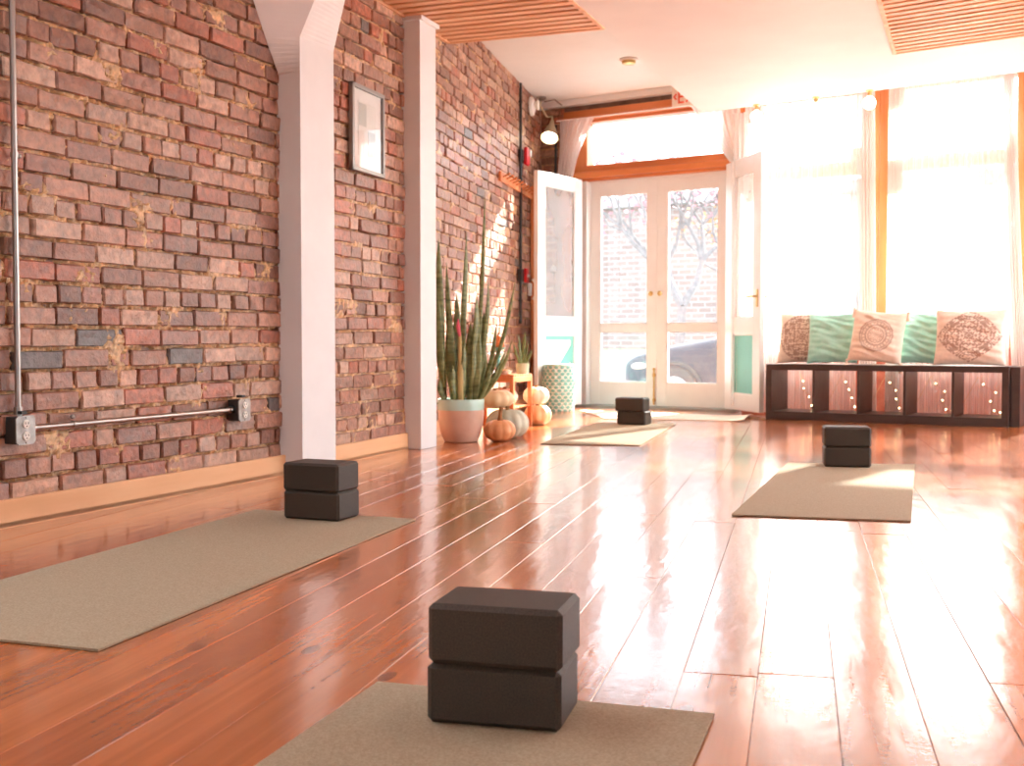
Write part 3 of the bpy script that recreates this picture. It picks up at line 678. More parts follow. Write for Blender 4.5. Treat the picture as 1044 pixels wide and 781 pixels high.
# ------------------------------------------------------------------ picture
dW2=(P2-P1).normalized()
r=thing('framed_picture','dark silver framed picture with a white mat on the brick between the two columns','picture',P1+dW2*.87+Vector((0,0,1.785)),rz2)
w,h=.195,.232
bm=B()
for (a,b,c,e) in ((-w,w,h-.022,h),(-w,w,-h,-h+.022),(-w,-w+.022,-h,h),(w-.022,w,-h,h)): box(bm,a,b,-.045,-.018,c,e,.003)
obj('frame',bm,M['silver'],r)
bm=B(); box(bm,-w+.02,w-.02,-.028,-.02,-h+.02,h-.02); obj('mat_board',bm,M['matboard'],r)
bm=B(); box(bm,-.105,.105,-.030,-.027,-.14,.15); ph=obj('print',bm,noisy('faded_print',(.62,.60,.55,1),(.78,.77,.73,1),5,.8,stretch=(1,1,1)),r)
bm=B(); box(bm,-.095,-.01,-.0312,-.0298,.02,.14); box(bm,.01,.095,-.0312,-.0298,-.13,.0); obj('grey_panel',bm,plain('print_grey',(.45,.46,.42,1),.8),ph)
bm=B(); box(bm,-w+.02,w-.02,-.036,-.034,-h+.02,h-.02); obj('picture_glass',bm,M['glass'],r)
# ------------------------------------------------------------------ things on the far left wall
def w3obj(name,bm,mat,label,cat,u,z,smooth=False): 
    o=obj(name,bm,mat,None,W3P(u,0,z),rz3,smooth); return tag(o,label,cat)
u_of=lambda px:(lambda d:(lambda n:(lambda t:(Vector((d.x*t,d.y*t,0))-W3).dot(d3))(n.dot(W3)/n.dot(Vector((d.x,d.y,0)))))(Vector((-d3.y,d3.x,0))))(ray(px,300))
uc=u_of(527.5)
bm=B(); tube(bm,[(0,-.03,-.0),(0,-.03,2.18)],.0125,10)
for z in (.2,1.3,2.0): box(bm,-.02,.02,-.045,-.015,z,z+.02)
w3obj('electrical_conduit',bm,M['black'],'thin black conduit running down the far brick wall behind the red alarms','conduit',uc,.80,True)
r=thing('fire_alarm','red fire alarm strobe with white lens high on the far brick wall','fire alarm',W3P(uc+.10,0,2.33),rz3)
bm=B(); box(bm,-.10,.04,-.05,-.012,-.055,.055,.005); obj('back_box',bm,M['black'],r); bm=B(); box(bm,-.055,.06,-.085,-.05,-.08,.08,.01); obj('alarm_housing',bm,M['red'],r,smooth=True); bm=B(); box(bm,-.0,.05,-.105,-.084,.0,.06,.008); obj('strobe_lens',bm,M['white_plastic'],r,smooth=True)
r=thing('pull_station','small red fire alarm pull station lower on the black conduit','fire alarm',W3P(uc+.06,0,1.24),rz3)
bm=B(); box(bm,-.12,.03,-.055,-.012,-.055,.055,.004); obj('back_box',bm,M['black'],r); bm=B(); box(bm,-.035,.055,-.085,-.055,-.065,.065,.006); obj('pull_housing',bm,M['red'],r,smooth=True); bm=B(); box(bm,-.02,.04,-.095,-.084,-.015,.01,.003); obj('pull_handle',bm,M['white_plastic'],r)
r=thing('coat_rack','wooden coat rack with a row of pegs on the far brick wall','coat rack',W3P(u_of(524),0,2.03),rz3)
bm=B(); hw=(u_of(540)-u_of(508))/2; box(bm,-hw,hw,-.035,-.012,-.04,.04,.005); obj('rack_board',bm,M['stoolwood'],r)
for i in range(10):
    x=-hw+.07+i*(2*hw-.14)/9; bm=B(); tube(bm,[(x,-.035,.0),(x,-.085,.02)],.008,8); ball(bm,(x,-.09,.023),.013,8,6); obj('peg',bm,M['stoolwood'],r,smooth=True)
r=thing('wall_siren','round white siren on the far brick wall just under the ceiling corner','siren',W3P(u_of(539),0,2.87),rz3)
bm=B(); lathe(bm,[(0,.0),(.085,.0),(.092,.012),(.085,.035),(.06,.045),(0,.048)],28,mx=Matrix(((1,0,0,0),(0,0,-1,-.012),(0,1,0,0),(0,0,0,1)))); obj('siren_base',bm,M['white_plastic'],r,smooth=True)
bm=B(); lathe(bm,[(0,.05),(.028,.05),(.05,.075),(.052,.082),(.03,.07),(0,.066)],24,mx=xf((.0,0,0))@Matrix(((1,0,0,0),(0,0,-1,-.012),(0,1,0,.01),(0,0,0,1)))); obj('siren_horn',bm,M['ivory'],r,smooth=True)
r=thing('wall_phone','small white wall handset beside the orange jamb below the red pull station','phone',W3P(u_of(537.5),0,1.13),rz3)
bm=B(); box(bm,-.04,.04,-.04,-.012,-.06,.06,.008); obj('phone_base',bm,M['white_plastic'],r,smooth=True); bm=B(); tube(bm,[(0,-.06,.10),(0,-.08,.06),(0,-.08,-.06),(0,-.06,-.10)],[.022,.014,.014,.022],10); obj('handset',bm,M['ivory'],r,smooth=True)
# spotlight in the corner
lp=AT(561.5,133,11.2)
r=thing('spot_lamp','gold cone-shaped spot lamp, lit, hanging in the far left ceiling corner','lamp',(lp.x,lp.y,lp.z))
T=Matrix.Rotation(R(-34),4,'X')@Matrix.Rotation(R(8),4,'Y')
bm=B(); lathe(bm,[(.018,.125),(.022,.10),(.03,.07),(.052,.01),(.080,-.07),(.086,-.10),(.083,-.10),(.077,-.07),(.048,.01),(.0,.05)],28,mx=T); obj('lamp_shade',bm,M['goldlamp'],r,smooth=True)
bm=B(); lathe(bm,[(0,.04),(.04,.0),(.058,-.045),(.055,-.07),(.03,-.085),(0,-.09)],24,mx=T); obj('lamp_bulb',bm,M['lampbulb'],r,smooth=True)
tp=T@Vector((0,0,.125)); bm=B(); zt=ZC-lp.z-.02; tube(bm,[tp,tp+Vector((.0,.03,.05)),tp+Vector((-.05,.06,.05)),(-.10,.10,zt-.06),(-.09,.10,zt-.02)],.010,8); obj('lamp_arm',bm,M['goldlamp'],r,smooth=True)
bm=B(); lathe(bm,[(0,zt+.02),(.05,zt+.02),(.05,zt),(.02,zt-.015),(0,zt-.015)],20,mx=xf((-.09,.10,0))); tube(bm,[(-.06,.08,zt-.03),(.04,.08,zt-.01),(.11,.06,zt-.07)],.007,8); obj('lamp_canopy',bm,M['steel'],r,smooth=True)
bm=B(); tube(bm,[(-.33,-.03,1.9),(-.33,-.03,2.78)],.0125,10); o=obj('electrical_conduit',bm,M['black'],None,FA,FRZ,True); tag(o,'dark vertical pipe on the brick strip below the gold spot lamp','conduit')
# smoke detector
r=thing('smoke_detector','round brass-rimmed smoke detector on the white ceiling in front of the doors','smoke detector',(.977,9.778,ZC))
bm=B(); lathe(bm,[(0,0),(.075,0),(.078,-.012),(.07,-.018),(0,-.018)],28); obj('detector_base',bm,M['white_plastic'],r,smooth=True)
bm=B(); lathe(bm,[(.06,-.018),(.056,-.04),(.045,-.046),(0,-.046)],28); obj('detector_cover',bm,M['brass'],r,smooth=True)
# EXIT sign
es=AT(685,103,10.62)
r=thing('exit_sign','beige EXIT sign with orange-red letters and a left arrow, half hidden by the white soffit','exit sign',(es.x,es.y,2.765),FRZ)
bm=B(); box(bm,0,.44,0,.03,0,.2,.003); obj('sign_plate',bm,plain('sign_beige',lin((232,216,200)),.5),r)
for xx in (.10,.32): bm=B(); box(bm,xx,xx+.02,.01,.02,.2,.235); obj('sign_bracket',bm,M['steel'],r)
bm=B(); t=.017
def strk(a,b): 
    a=Vector(a);b=Vector(b); d=b-a; box(bm,-t*.3,d.length+t*.3,-.004,.0,-t/2,t/2,mx=Matrix.Translation((a.x,0,a.y))@Matrix.Rotation(-math.atan2(d.y,d.x),4,'Y'))
strk((.042,.068),(.022,.09)); strk((.022,.09),(.042,.112))
x=.07; strk((x,.035),(x,.14)); 
for z in (.035,.087,.14): strk((x,z),(x+.045,z))
x=.145; strk((x,.035),(x+.06,.14)); strk((x,.14),(x+.06,.035))
x=.235; strk((x,.035),(x,.14))
x=.265; strk((x,.14),(x+.07,.14)); strk((x+.035,.035),(x+.035,.14))
o=obj('sign_letters',bm,plain('sign_red',lin((232,96,70)),.5),r); 
# globe bulbs
GB=[(772,112,'left'),(832,104,'middle'),(886,96,'right')]
lab=['round globe bulb under the soffit nearest the open door leaf, leftmost of three','round globe bulb under the soffit over the middle of the left tall window','round globe bulb in front of the orange window post, rightmost of three']
g0=None
for i,(px,py,_) in enumerate(GB):
    t=(px-716)/(1044-716); nn=Vector((-fd.y,fd.x,0)); d=ray(px,300); tt=nn.dot(se)/nn.dot(Vector((d.x,d.y,0))); p=Vector((d.x*tt,d.y*tt,ZS))-nn*.04
    if g0 is None:
        r=thing('globe_bulb',lab[i],'light bulb',p,0,'globe bulbs under the soffit'); g0=r
        bm=B(); lathe(bm,[(0,0),(.03,0),(.03,-.006),(.016,-.012),(.015,-.045),(0,-.045)],20); obj('lamp_holder',bm,M['brass'],r,smooth=True)
        bm=B(); lathe(bm,[(.013,-.04),(.02,-.05),(.042,-.068),(.050,-.095),(.042,-.125),(.022,-.142),(0,-.146)],28); obj('bulb_glass',bm,M['bulb'],r,smooth='all')
    else: dup(g0,p,0,lab[i],'globe bulbs under the soffit')
# ------------------------------------------------------------------ potted snake plant
pp=G(470,450); 
r=thing('potted_snake_plant','tall snake plant in a two-tone mint and blush pot beside the far white column','potted plant',(pp.x,pp.y+.0,0))
bm=B(); lathe(bm,[(0,0),(.098,0),(.108,.006),(.130,.06),(.142,.12),(.147,.18),(.147,.205)],40); obj('pot',bm,M['pot_clay'],r,smooth=True)
bm=B(); lathe(bm,[(.1475,.204),(.149,.235),(.150,.268),(.147,.273),(.141,.270),(.139,.235),(.0,.235)],40); obj('pot_rim',bm,M['pot_mint'],r,smooth=True)
bm=B(); lathe(bm,[(0,.25),(.07,.247),(.138,.24)],24); obj('soil',bm,M['soil'],r,smooth=True)
def snake_leaf(base,tip,w,bend,twist,parent,mat=M['leaf_dark'],z0=.22):
    n=18; V=[];F=[]; b=Vector(base); t=Vector(tip); d=t-b; side=Vector((math.cos(twist),math.sin(twist),0)); nrm=Vector((-side.y,side.x,0))
    for i in range(n+1):
        s=i/n; p=b+d*s+Vector(bend)*math.sin(PI*s*.9)*.5
        ww=w*(.55+.75*math.sin(min(s*1.5,1)*PI/2))*(1 if s<.5 else max(.02,1-((s-.5)/.5)**2.2))*.62
        tw=.35*s; sd_=side*math.cos(tw)+nrm*math.sin(tw); nn=nrm*math.cos(tw)-side*math.sin(tw)
        wav=math.sin(s*14+twist)*.003
        for k,(a,q) in enumerate(((-1,.0),(-.5,.35),(0,.55),(.5,.35),(1,0),(.5,.22),(0,.40),(-.5,.22))):
            V.append(tuple(p+sd_*a*ww+nn*(-(q*ww*.55)+wav+ (.0 if k<5 else .004))))
    for i in range(n):
        for k in range(8):
            F.append((i*8+k,i*8+(k+1)%8,(i+1)*8+(k+1)%8,(i+1)*8+k))
    F.append(tuple(range(7,-1,-1))); F.append(tuple(n*8+k for k in range(8)))
    return obj('leaf',(V,F),mat,parent,smooth='all')
def tipat(px,py,dy=0):
    p=AT(px,py,pp.y+dy); return (p.x-pp.x,dy,p.z)
L=[((446,410),.022,-.05,(-.06,0,0)),((521,345),.018,-.03,(.05,0,-.06)),((505,330),.02,.03,(.05,0,-.02)),((524,222+60),.016,.04,(.06,0,-.10)),((456,268),.024,.04,(-.03,0,0)),((448,243),.035,-.02,(-.03,0,0)),((476,236),.026,.02,(.0,0,0)),((494,196),.016,.0,(.02,0,0)),((447,300),.035,-.03,(-.02,0,0)),((458,318),.045,.03,(0,0,0)),((497,288),.022,.02,(.05,0,.03)),((486,300),.038,-.03,(.02,0,0)),
   ((493,318),.034,.04,(.02,0,0)),((480,328),.04,.0,(.0,0,0)),((494,352),.035,.05,(.02,0,0)),((515,357),.026,.02,(.03,0,-.03)),((508,372),.022,-.04,(.04,0,-.02)),((500,378),.02,-.07,(.03,0,0)),((452,352),.035,.06,(0,0,0)),((466,300),.036,.06,(-.01,0,0)),((449,385),.028,-.06,(-.02,0,0)),((462,372),.03,-.07,(0,0,0)),((474,350),.036,-.05,(0,0,0)),((489,340),.035,-.02,(.0,0,0))]
for i,((px,py),w,dy,bd) in enumerate(L):
    tp=tipat(px,py,dy); a=rnd.uniform(0,6); bx=max(-.10,min(.10,tp[0]*.55+rnd.uniform(-.03,.03)))
    snake_leaf((bx,dy*.9+rnd.uniform(-.02,.02),.235),tp,w*1.08,bd,rnd.uniform(-.6,.6),r)
tp=tipat(469,338,-.03); bm=B(); tube(bm,[(0,-.05,.24),(.0,-.05,.45),(tp[0],-.05,tp[2])],[.018,.019,.008],10); obj('dried_stalk',bm,M['stalk'],r,smooth=True)
bm=B(); tube(bm,[(tp[0],-.055,tp[2]-.03),(tp[0]-.01,-.055,tp[2]+.03),(tp[0]-.012,-.055,tp[2]+.08)],[.008,.013,.004],8); obj('pink_bract',bm,M['pink'],r,smooth=True)
# ------------------------------------------------------------------ pumpkins
def pumpkin(label,loc,rad,h,mat,ribs=10,stem=.04,rz=0,lean=(0,0)):
    r=thing('pumpkin',label,'pumpkin',loc,rz)
    prof=[]; n=18
    for i in range(n+1):
        a=-PI/2+PI*i/n; rr=math.cos(a)**.8 if math.cos(a)>1e-4 else 0; z=math.sin(a)
        dip=.16*math.exp(-(rr/.28)**2)*(1 if z>0 else .6); prof.append((rr*rad,(z*(1-dip)+ (1-.6*.16))/2*h))
    zmin=min(p[1] for p in prof); prof=[(a,b-zmin) for a,b in prof]
    bm=B(); lathe(bm,prof,80,fn=lambda a,z:1-.07*(1-abs(math.cos(a*ribs/2)))**1.0+0*z); obj('pumpkin_body',bm,mat,r,smooth='all')
    top=prof[-1][1]
    bm=B(); tube(bm,[(0,0,top-.012),(lean[0]*.3,lean[1]*.3,top+stem*.5),(lean[0],lean[1],top+stem)],[.02,.012,.014],8); obj('stem',bm,M['pk_stem'],r,smooth=True)
    return r
pa=G(508,447)
pumpkin('small tan-orange pumpkin with a tall brown stem, front of the pile beside the plant pot',(-.078,7.41,0),.104,.145,M['pk_orange'],10,.09,.2,(.01,0))
pumpkin('grey-green ribbed pumpkin on the floor just behind the tan-orange one',(-.03,7.68,0),.145,.20,M['pk_grey'],12,.03,.5)
pumpkin('flattened cream-orange pumpkin resting on top of the grey-green one',(-.115,7.74,.192),.135,.13,M['pk_cream'],12,.015,.1)
pumpkin('pale pumpkin on the floor right of the wooden stool legs',(.198,8.86,0),.108,.16,M['pk_cream'],10,.03,.9)
pumpkin('pale orange pumpkin perched on top of the pumpkin right of the wooden stool',(.185,8.87,.157),.105,.14,M['pk_white'],10,.02,.3)
# ------------------------------------------------------------------ small slatted stool and what stands on it
NS=Vector((.01,8.40,0)); srz=-R(22.5)
r=thing('wooden_stool','small slatted wooden stool with a lower shelf against the far brick wall','stool',NS,srz)
w_,d_=.40,.38; hh=.395
bm=B(); 
for i in range(8): box(bm,-w_,0,.004+i*.047,.004+i*.047+.036,hh-.014,hh,.002)
obj('slatted_top',bm,M['stoolwood'],r)
bm=B()
for x in (-w_,-.02): box(bm,x,x+.02,.03,d_-.03,hh-.055,hh-.0142,.002)
for y in (.0,d_-.02): box(bm,-w_+.03,-.03,y,y+.02,hh-.055,hh-.0142,.002)
obj('apron',bm,M['stoolwood'],r)
for x in (-w_,-.03):
    for y in (0,d_-.03): bm=B(); box(bm,x,x+.03,y,y+.03,0,hh-.0145,.003); obj('leg',bm,M['stoolwood'],r)
bm=B()
for i in range(6): box(bm,-w_+.005,-.005,.035+i*.052,.035+i*.052+.04,.15,.164,.002)
obj('lower_shelf',bm,M['stoolwood'],r)
def onstool(x,y,z=0): 
    v=Matrix.Rotation(srz,4,'Z')@Vector((x,y,0)); return (NS.x+v.x,NS.y+v.y,z)
pumpkin('whitish pumpkin sitting on the lower shelf of the wooden stool',onstool(-.14,.17,.1645),.10,.13,M['pk_white'],10,.02,.4)
q=onstool(-.045,.29,hh)
r=thing('small_snake_plant','small snake plant in a glass pot on the wooden stool','potted plant',q)
bm=B(); lathe(bm,[(0,0),(.04,0),(.044,.004),(.048,.08),(.045,.08),(.042,.01),(0,.008)],24); obj('pot',bm,plain('pale_green_pot',lin((206,206,170)),.25),r,smooth=True)
bm=B(); lathe(bm,[(0,.07),(.044,.068)],20); obj('soil',bm,M['soil'],r)
for (dx,zt,w,bx) in ((-.03,.30,.018,-.01),(.07,.18,.018,.02),(.02,.36-.04,.018,0),(-.07,.23,.014,-.02),(.045,.25,.012,.01)):
    snake_leaf((bx,0,.06),(dx,rnd.uniform(-.02,.02),zt),w,(0,0,0),rnd.uniform(-.5,.5),r)
q=onstool(-.17,.12,hh)
r=thing('candle_stand','turquoise glass pedestal stand on the wooden stool, left of the small plant','candle stand',q)
bm=B(); lathe(bm,[(0,0),(.045,0),(.047,.006),(.02,.018),(.012,.04),(.022,.06),(.012,.08),(.014,.12),(.028,.135),(.012,.15),(.016,.17),(.05,.19),(.052,.198),(0,.19)],28); obj('stand_body',bm,M['verdigris'],r,smooth=True)
r=thing('gourd','orange pear-shaped gourd on top of the turquoise pedestal stand','gourd',(q[0],q[1],hh+.1935))
bm=B(); lathe(bm,[(0,0),(.03,.0),(.045,.02),(.043,.045),(.026,.07),(.016,.09),(0,.096)],28,fn=lambda a,z:1-.04*abs(math.sin(4*a))); obj('gourd_body',bm,noisy('gourd_orange',lin((224,120,60)),lin((240,150,90)),9,.5),r,smooth='all')
bm=B(); tube(bm,[(0,0,.09),(.004,0,.115)],.005,8); obj('stem',bm,M['pk_stem'],r)
q=onstool(-.09,.07,hh)
r=thing('dish','small white dish near the front edge of the wooden stool','dish',q)
bm=B(); lathe(bm,[(0,0),(.03,0),(.045,.02),(.052,.03),(.049,.03),(.04,.018),(0,.008)],28); obj('dish_bowl',bm,M['white_plastic'],r,smooth=True)
bm=B(); ball(bm,(0,0,.024),.026,12,8,(1.2,1,.6)); obj('dish_fill',bm,M['pk_cream'],r,smooth=True)
q=onstool(-.24,.06,hh)
r=thing('gourd','squat red-orange gourd at the left front of the wooden stool','gourd',q)
bm=B(); lathe(bm,[(0,.004),(.03,.0),(.055,.025),(.05,.05),(.02,.062),(0,.056)],30,fn=lambda a,z:1-.06*abs(math.sin(4*a))); obj('gourd_body',bm,noisy('gourd_red',lin((214,84,52)),lin((232,116,74)),9,.5),r,smooth='all')
bm=B(); tube(bm,[(0,0,.055),(.012,0,.085)],.006,8); obj('stem',bm,M['pk_stem'],r)
# tall turquoise ornament behind the plant
q=AT(490,430,8.72)
r=thing('candelabra','tall turquoise scrolled metal candle holder behind the snake plant','candle holder',(-.284,8.885,0))
bm=B(); lathe(bm,[(0,0),(.036,0),(.036,.01),(.018,.03),(.012,.05)],24); tube(bm,[(0,0,.03),(0,0,.72)],.011,10); obj('stem_pole',bm,M['verdigris'],r,smooth=True)
for k in range(4):
    for s in (-1,1):
        z=.25+k*.12; bm=B(); tube(bm,[(0,0,z),(s*.04,0,z+.01),(s*.065,0,z+.05),(s*.045,0,z+.08),(s*.025,0,z+.06)],[.008,.008,.008,.007,.010],8); obj('scroll',bm,M['verdigris'],r,smooth=True)
bm=B(); lathe(bm,[(0,.70),(.04,.71),(.045,.735),(.03,.73),(0,.72)],20); obj('candle_cup',bm,M['verdigris'],r,smooth=True)
# ------------------------------------------------------------------ ceramic garden stool
r=thing('garden_stool','teal and white ceramic drum stool with scale pattern by the open left door','garden stool',(.425,10.52,0))
def scales():
    V=[];F=[];K=[]; ns=176; nz=110; H_=.42
    a_=lin((120,190,182)); w_=lin((240,240,232))
    for j in range(nz+1):
        z=H_*j/nz; base=.135+.012*math.sin(PI*z/H_)
        if j<3 or j>nz-3: base-=.004
        for i in range(ns):
            an=2*PI*i/ns; rows=14; row=z/H_*rows; cols=16
            best=-1
            rr=int(row)
            d=None
            # fish scale height field
            for k in (rr-1,rr,rr+1):
                off=.5*(k%2); cx=round(an/(2*PI)*cols-off)+off; dx=(an/(2*PI)*cols-cx)*1.15; dz=(row-k-.5)*.85
                q=math.hypot(dx,dz)
                if q<.62 and (d is None or k<d[1]): d=(q,k)
            h=.0 if d is None else .007*math.sqrt(max(0,1-(d[0]/.62)**2))
            ring=0 if d is None else (1 if .42<d[0]<.55 else .0)
            V.append(((base+h)*math.cos(an),(base+h)*math.sin(an),z)); c=tuple(a_[q]*(1-ring)+w_[q]*ring for q in range(3)); K.append(c+(1,))
    for j in range(nz):
        for i in range(ns): F.append((j*ns+i,j*ns+(i+1)%ns,(j+1)*ns+(i+1)%ns,(j+1)*ns+i))
    F.append(tuple(range(ns))[::-1])
    return V,F,K
obj('stool_drum',scales(),M['scales'],r,smooth='all')
bm=B(); lathe(bm,[(.128,.412),(.140,.415),(.141,.426),(.13,.432),(0,.436)],48); obj('stool_top',bm,M['pot_mint'],r,smooth=True)
# ------------------------------------------------------------------ door rug and cord
def rug(a,t):
    c=[Vector((.75,9.52,0)),Vector((1.84,9.17,0)),Vector((2.04,9.78,0)),Vector((.62,10.62,0))]
    p=(c[0]*(1-a)+c[1]*a)*(1-t)+(c[3]*(1-a)+c[2]*a)*t
    z=.006+.03*max(0,(a-.86)/.14)**2*(.4+.6*math.sin(t*3)); return Vector((p.x,p.y,z))
o=sheet('door_rug',rug,40,20,M['rug']); tag(o,'cream door rug with a curled right edge lying inside the glazed doors','rug')
md=o.modifiers.new('thickness','SOLIDIFY'); md.thickness=.006; md.offset=-1
bm=B(); pts=[]
for i in range(30): 
    t=i/29; pts.append((1.99+.06*math.cos(t*7)*(1-t*.3)+t*.04,9.55+.10*math.sin(t*7)-.1*t,.006+.0*t))
tube(bm,pts,.005,6); o=obj('cord',bm,plain('beige_cord',lin((150,120,90)),.6),None,smooth=True); tag(o,'thin loose cord coiled on the floor at the left foot of the bench','cord')
# ------------------------------------------------------------------ bench
b0=Vector((2.085,9.50,0)); b1=Vector((3.672,8.553,0)); bd=b1-b0; brz=math.atan2(bd.y,bd.x); bl=1.85
BU=bd.normalized(); BN=Vector((-BU.y,BU.x,0)); bdp=.43; bh=.452
def BP(u,n,z=0): return b0+BU*u+BN*n+Vector((0,0,z))
r=thing('cubby_bench','long low dark brown five-cubby shelf unit used as a bench under the windows','bench',b0,brz)
bm=B(); box(bm,0,bl,0,bdp,bh-.048,bh,.002); obj('top_board',bm,M['espresso'],r)
bm=B(); box(bm,0,bl,0,bdp,0,.066,.002); obj('bottom_board',bm,M['espresso'],r)
for x in (0,bl-.048): bm=B(); box(bm,x,x+.048,0,bdp,.066,bh-.048); obj('side_panel',bm,M['espresso'],r)
cw=(bl-.096-4*.018)/5
for i in range(4): bm=B(); x=.048+cw*(i+1)+.018*i; box(bm,x,x+.018,.002,bdp,.066,bh-.048); obj('divider',bm,M['espresso'],r)
bm=B(); box(bm,bl+.006,bl+.07,.06,bdp,0,bh-.004,.003); o=obj('side_cabinet',bm,M['espresso'],None,b0,brz); tag(o,'narrow dark brown cabinet standing against the right end of the cubby bench','cabinet')
# fairy lights
r=thing('fairy_lights','string of tiny warm fairy lights trailing through the bench cubbies','string lights',b0,brz)
pts=[];bp_=[]
fr2=random.Random(5)
for i in range(5):
    x0=.048+i*(cw+.018)
    # wire climbs each cubby and passes behind the unit to the next
    pts+= [(x0+cw*.30,bdp+.02,.36),(x0+cw*.45,bdp-.06,.30),(x0+cw*.5+.02*i,bdp-.10,.24),(x0+cw*.62,bdp-.08,.17),(x0+cw*.72,bdp-.12,.10),(x0+cw*.82,bdp-.06,.085),(x0+cw*.95,bdp+.02,.09)]
bm=B(); tube(bm,pts,.0016,5); obj('wire',bm,M['brass'],r)
for (x,y,z) in pts:
    if y<bdp: 
        bm=B(); ball(bm,(x,y,z+.004),.0065,8,6); obj('tiny_bulb',bm,M['fairy'],r)
# ------------------------------------------------------------------ cushions
def pillow(label,cat,cx,w,h,depth,lean,mat,print_=None,rzz=0,roll=0,seed=1,wr=.0,noff=.16):
    base=BP(cx,noff,bh+.002)
    r=thing('cushion',label,'cushion',base,brz+rzz)
    nx,nz=120,120; V=[];F=[];K=[]; 
    def prof(a,b):
        e=(1-abs(a)**3.2)*(1-abs(b)**3.2); return max(e,0)**.55
    cl,sl=math.cos(lean),math.sin(lean); cr,sr=math.cos(roll),math.sin(roll)
    for s in (-1,1):
        for j in range(nz+1):
            for i in range(nx+1):
                a=i/nx*2-1; b=j/nz*2-1; pin=1-.055*(1-a*a)*abs(b)**3; pn2=1-.055*(1-b*b)*abs(a)**3
                x=a*w/2*pn2; z=b*h/2*pin; y=s*depth/2*prof(a,b)
                y+=s*wr*noise.noise(Vector((a*1.5+seed*3,b*6+math.sin(a*2),seed)))*prof(a,b)
                y+=s*.006*noise.noise(Vector((a*3,b*3,seed*7)))*prof(a,b)
                x,z=x*cr-z*sr,x*sr+z*cr
                y-=0; z+=h/2*(abs(cr)+abs(sr)*w/h)*.97
                y2=y*cl+z*sl; z2=-y*sl+z*cl
                V.append((x,y2,z2)); K.append(print_(a,b) if (print_ and s==-1) else BASEC)
    zm=min(v[2] for v in V); V[:]=[(x,y,z-zm) for x,y,z in V]
    off=(nx+1)*(nz+1)
    for s in (0,1):
        for j in range(nz):
            for i in range(nx):
                q=s*off+j*(nx+1)+i; f=(q,q+1,q+nx+2,q+nx+1); F.append(f if s==0 else f[::-1])
    o=obj('cushion_cover',(V,F,K),mat,r,smooth='all')
    return r,V,nx,nz
BASEC=lin((232,218,204)); PR=lin((156,128,114))
def mix(a,b,t): return tuple(a[i]*(1-t)+b[i]*t for i in range(3))+(1,)
def damask(dia):
    def f(a,b):
        rr=math.hypot(a,b); an=math.atan2(b,a)
        rr2=rr*.93 if not dia else (abs(a)+abs(b))*.5+rr*.4
        if rr2>.86: return BASEC
        n=12
        petal=math.cos(an*n+3*math.sin(rr*14)); scroll=math.sin(abs(a)*34+3*math.sin(abs(b)*15))*math.sin(abs(b)*34+3*math.sin(abs(a)*15))
        v=.6*scroll+.35*petal*math.sin(rr2*30)+.15*math.cos(rr2*40); edge=1 if .80<rr2<.85 and math.cos(an*44)>-.3 else 0
        t=1 if v>-.02 else 0
        return mix(BASEC,PR,max(t*.85,edge*.8))
    return f
def medallion(a,b):
    rr=math.hypot(a*1.0,b*1.0)+.02*abs(math.sin(math.atan2(b,a)*8)); an=math.atan2(b,a)
    v=0
    for r0,wd in ((.62,.035),(.54,.02),(.40,.03),(.30,.02)):
        if abs(rr-r0)<wd: v=1
    if .42<rr<.52 and math.cos(an*24)>.2: v=.7
    if rr<.28 and math.cos(an*12)*math.cos(rr*40)>.1: v=.6
    return mix(lin((236,222,206)),PR,v*.6)
P1_=pillow('cream cushion with brown damask print, leftmost on the bench','c',.225,.44,.43,.12,.20,M['print'],damask(False),0,0,1,.0,.27)
B_=BASEC
pillow('smooth mint green cushion, second from the left on the bench','c',.49,.41,.42,.11,.22,M['teal_fab'],None,.0,.02,2,.02,.165)
def tassels(r,V,nx,nz,idx):
    for k in idx:
        v=Vector(V[k]); bm=B(); ball(bm,v,.013,10,8); tube(bm,[v,v+Vector((0,-.01,-.03)),v+Vector((0,-.012,-.065))],[.006,.012,.016],8); obj('tassel',bm,M['cotton'],r,smooth=True)
a_=pillow('cream cushion with a round medallion print and corner tassels, middle of the bench','c',.865,.42,.42,.12,.24,M['print'],medallion,.0,-.08,3,.012,.07)
r3,V3,nx3,nz3=a_; tassels(r3,V3,nx3,nz3,[0,nx3,nz3*(nx3+1),nz3*(nx3+1)+nx3])
pillow('mint green cushion creased across the middle, second from the right on the bench','c',1.19,.37,.42,.11,.22,M['teal_fab'],None,0,-.03,4,.026,.19)
pillow('cream cushion with brown diamond damask print, rightmost on the bench','c',1.555,.52,.44,.13,.23,M['print'],damask(True),0,.0,5,.012,.085)
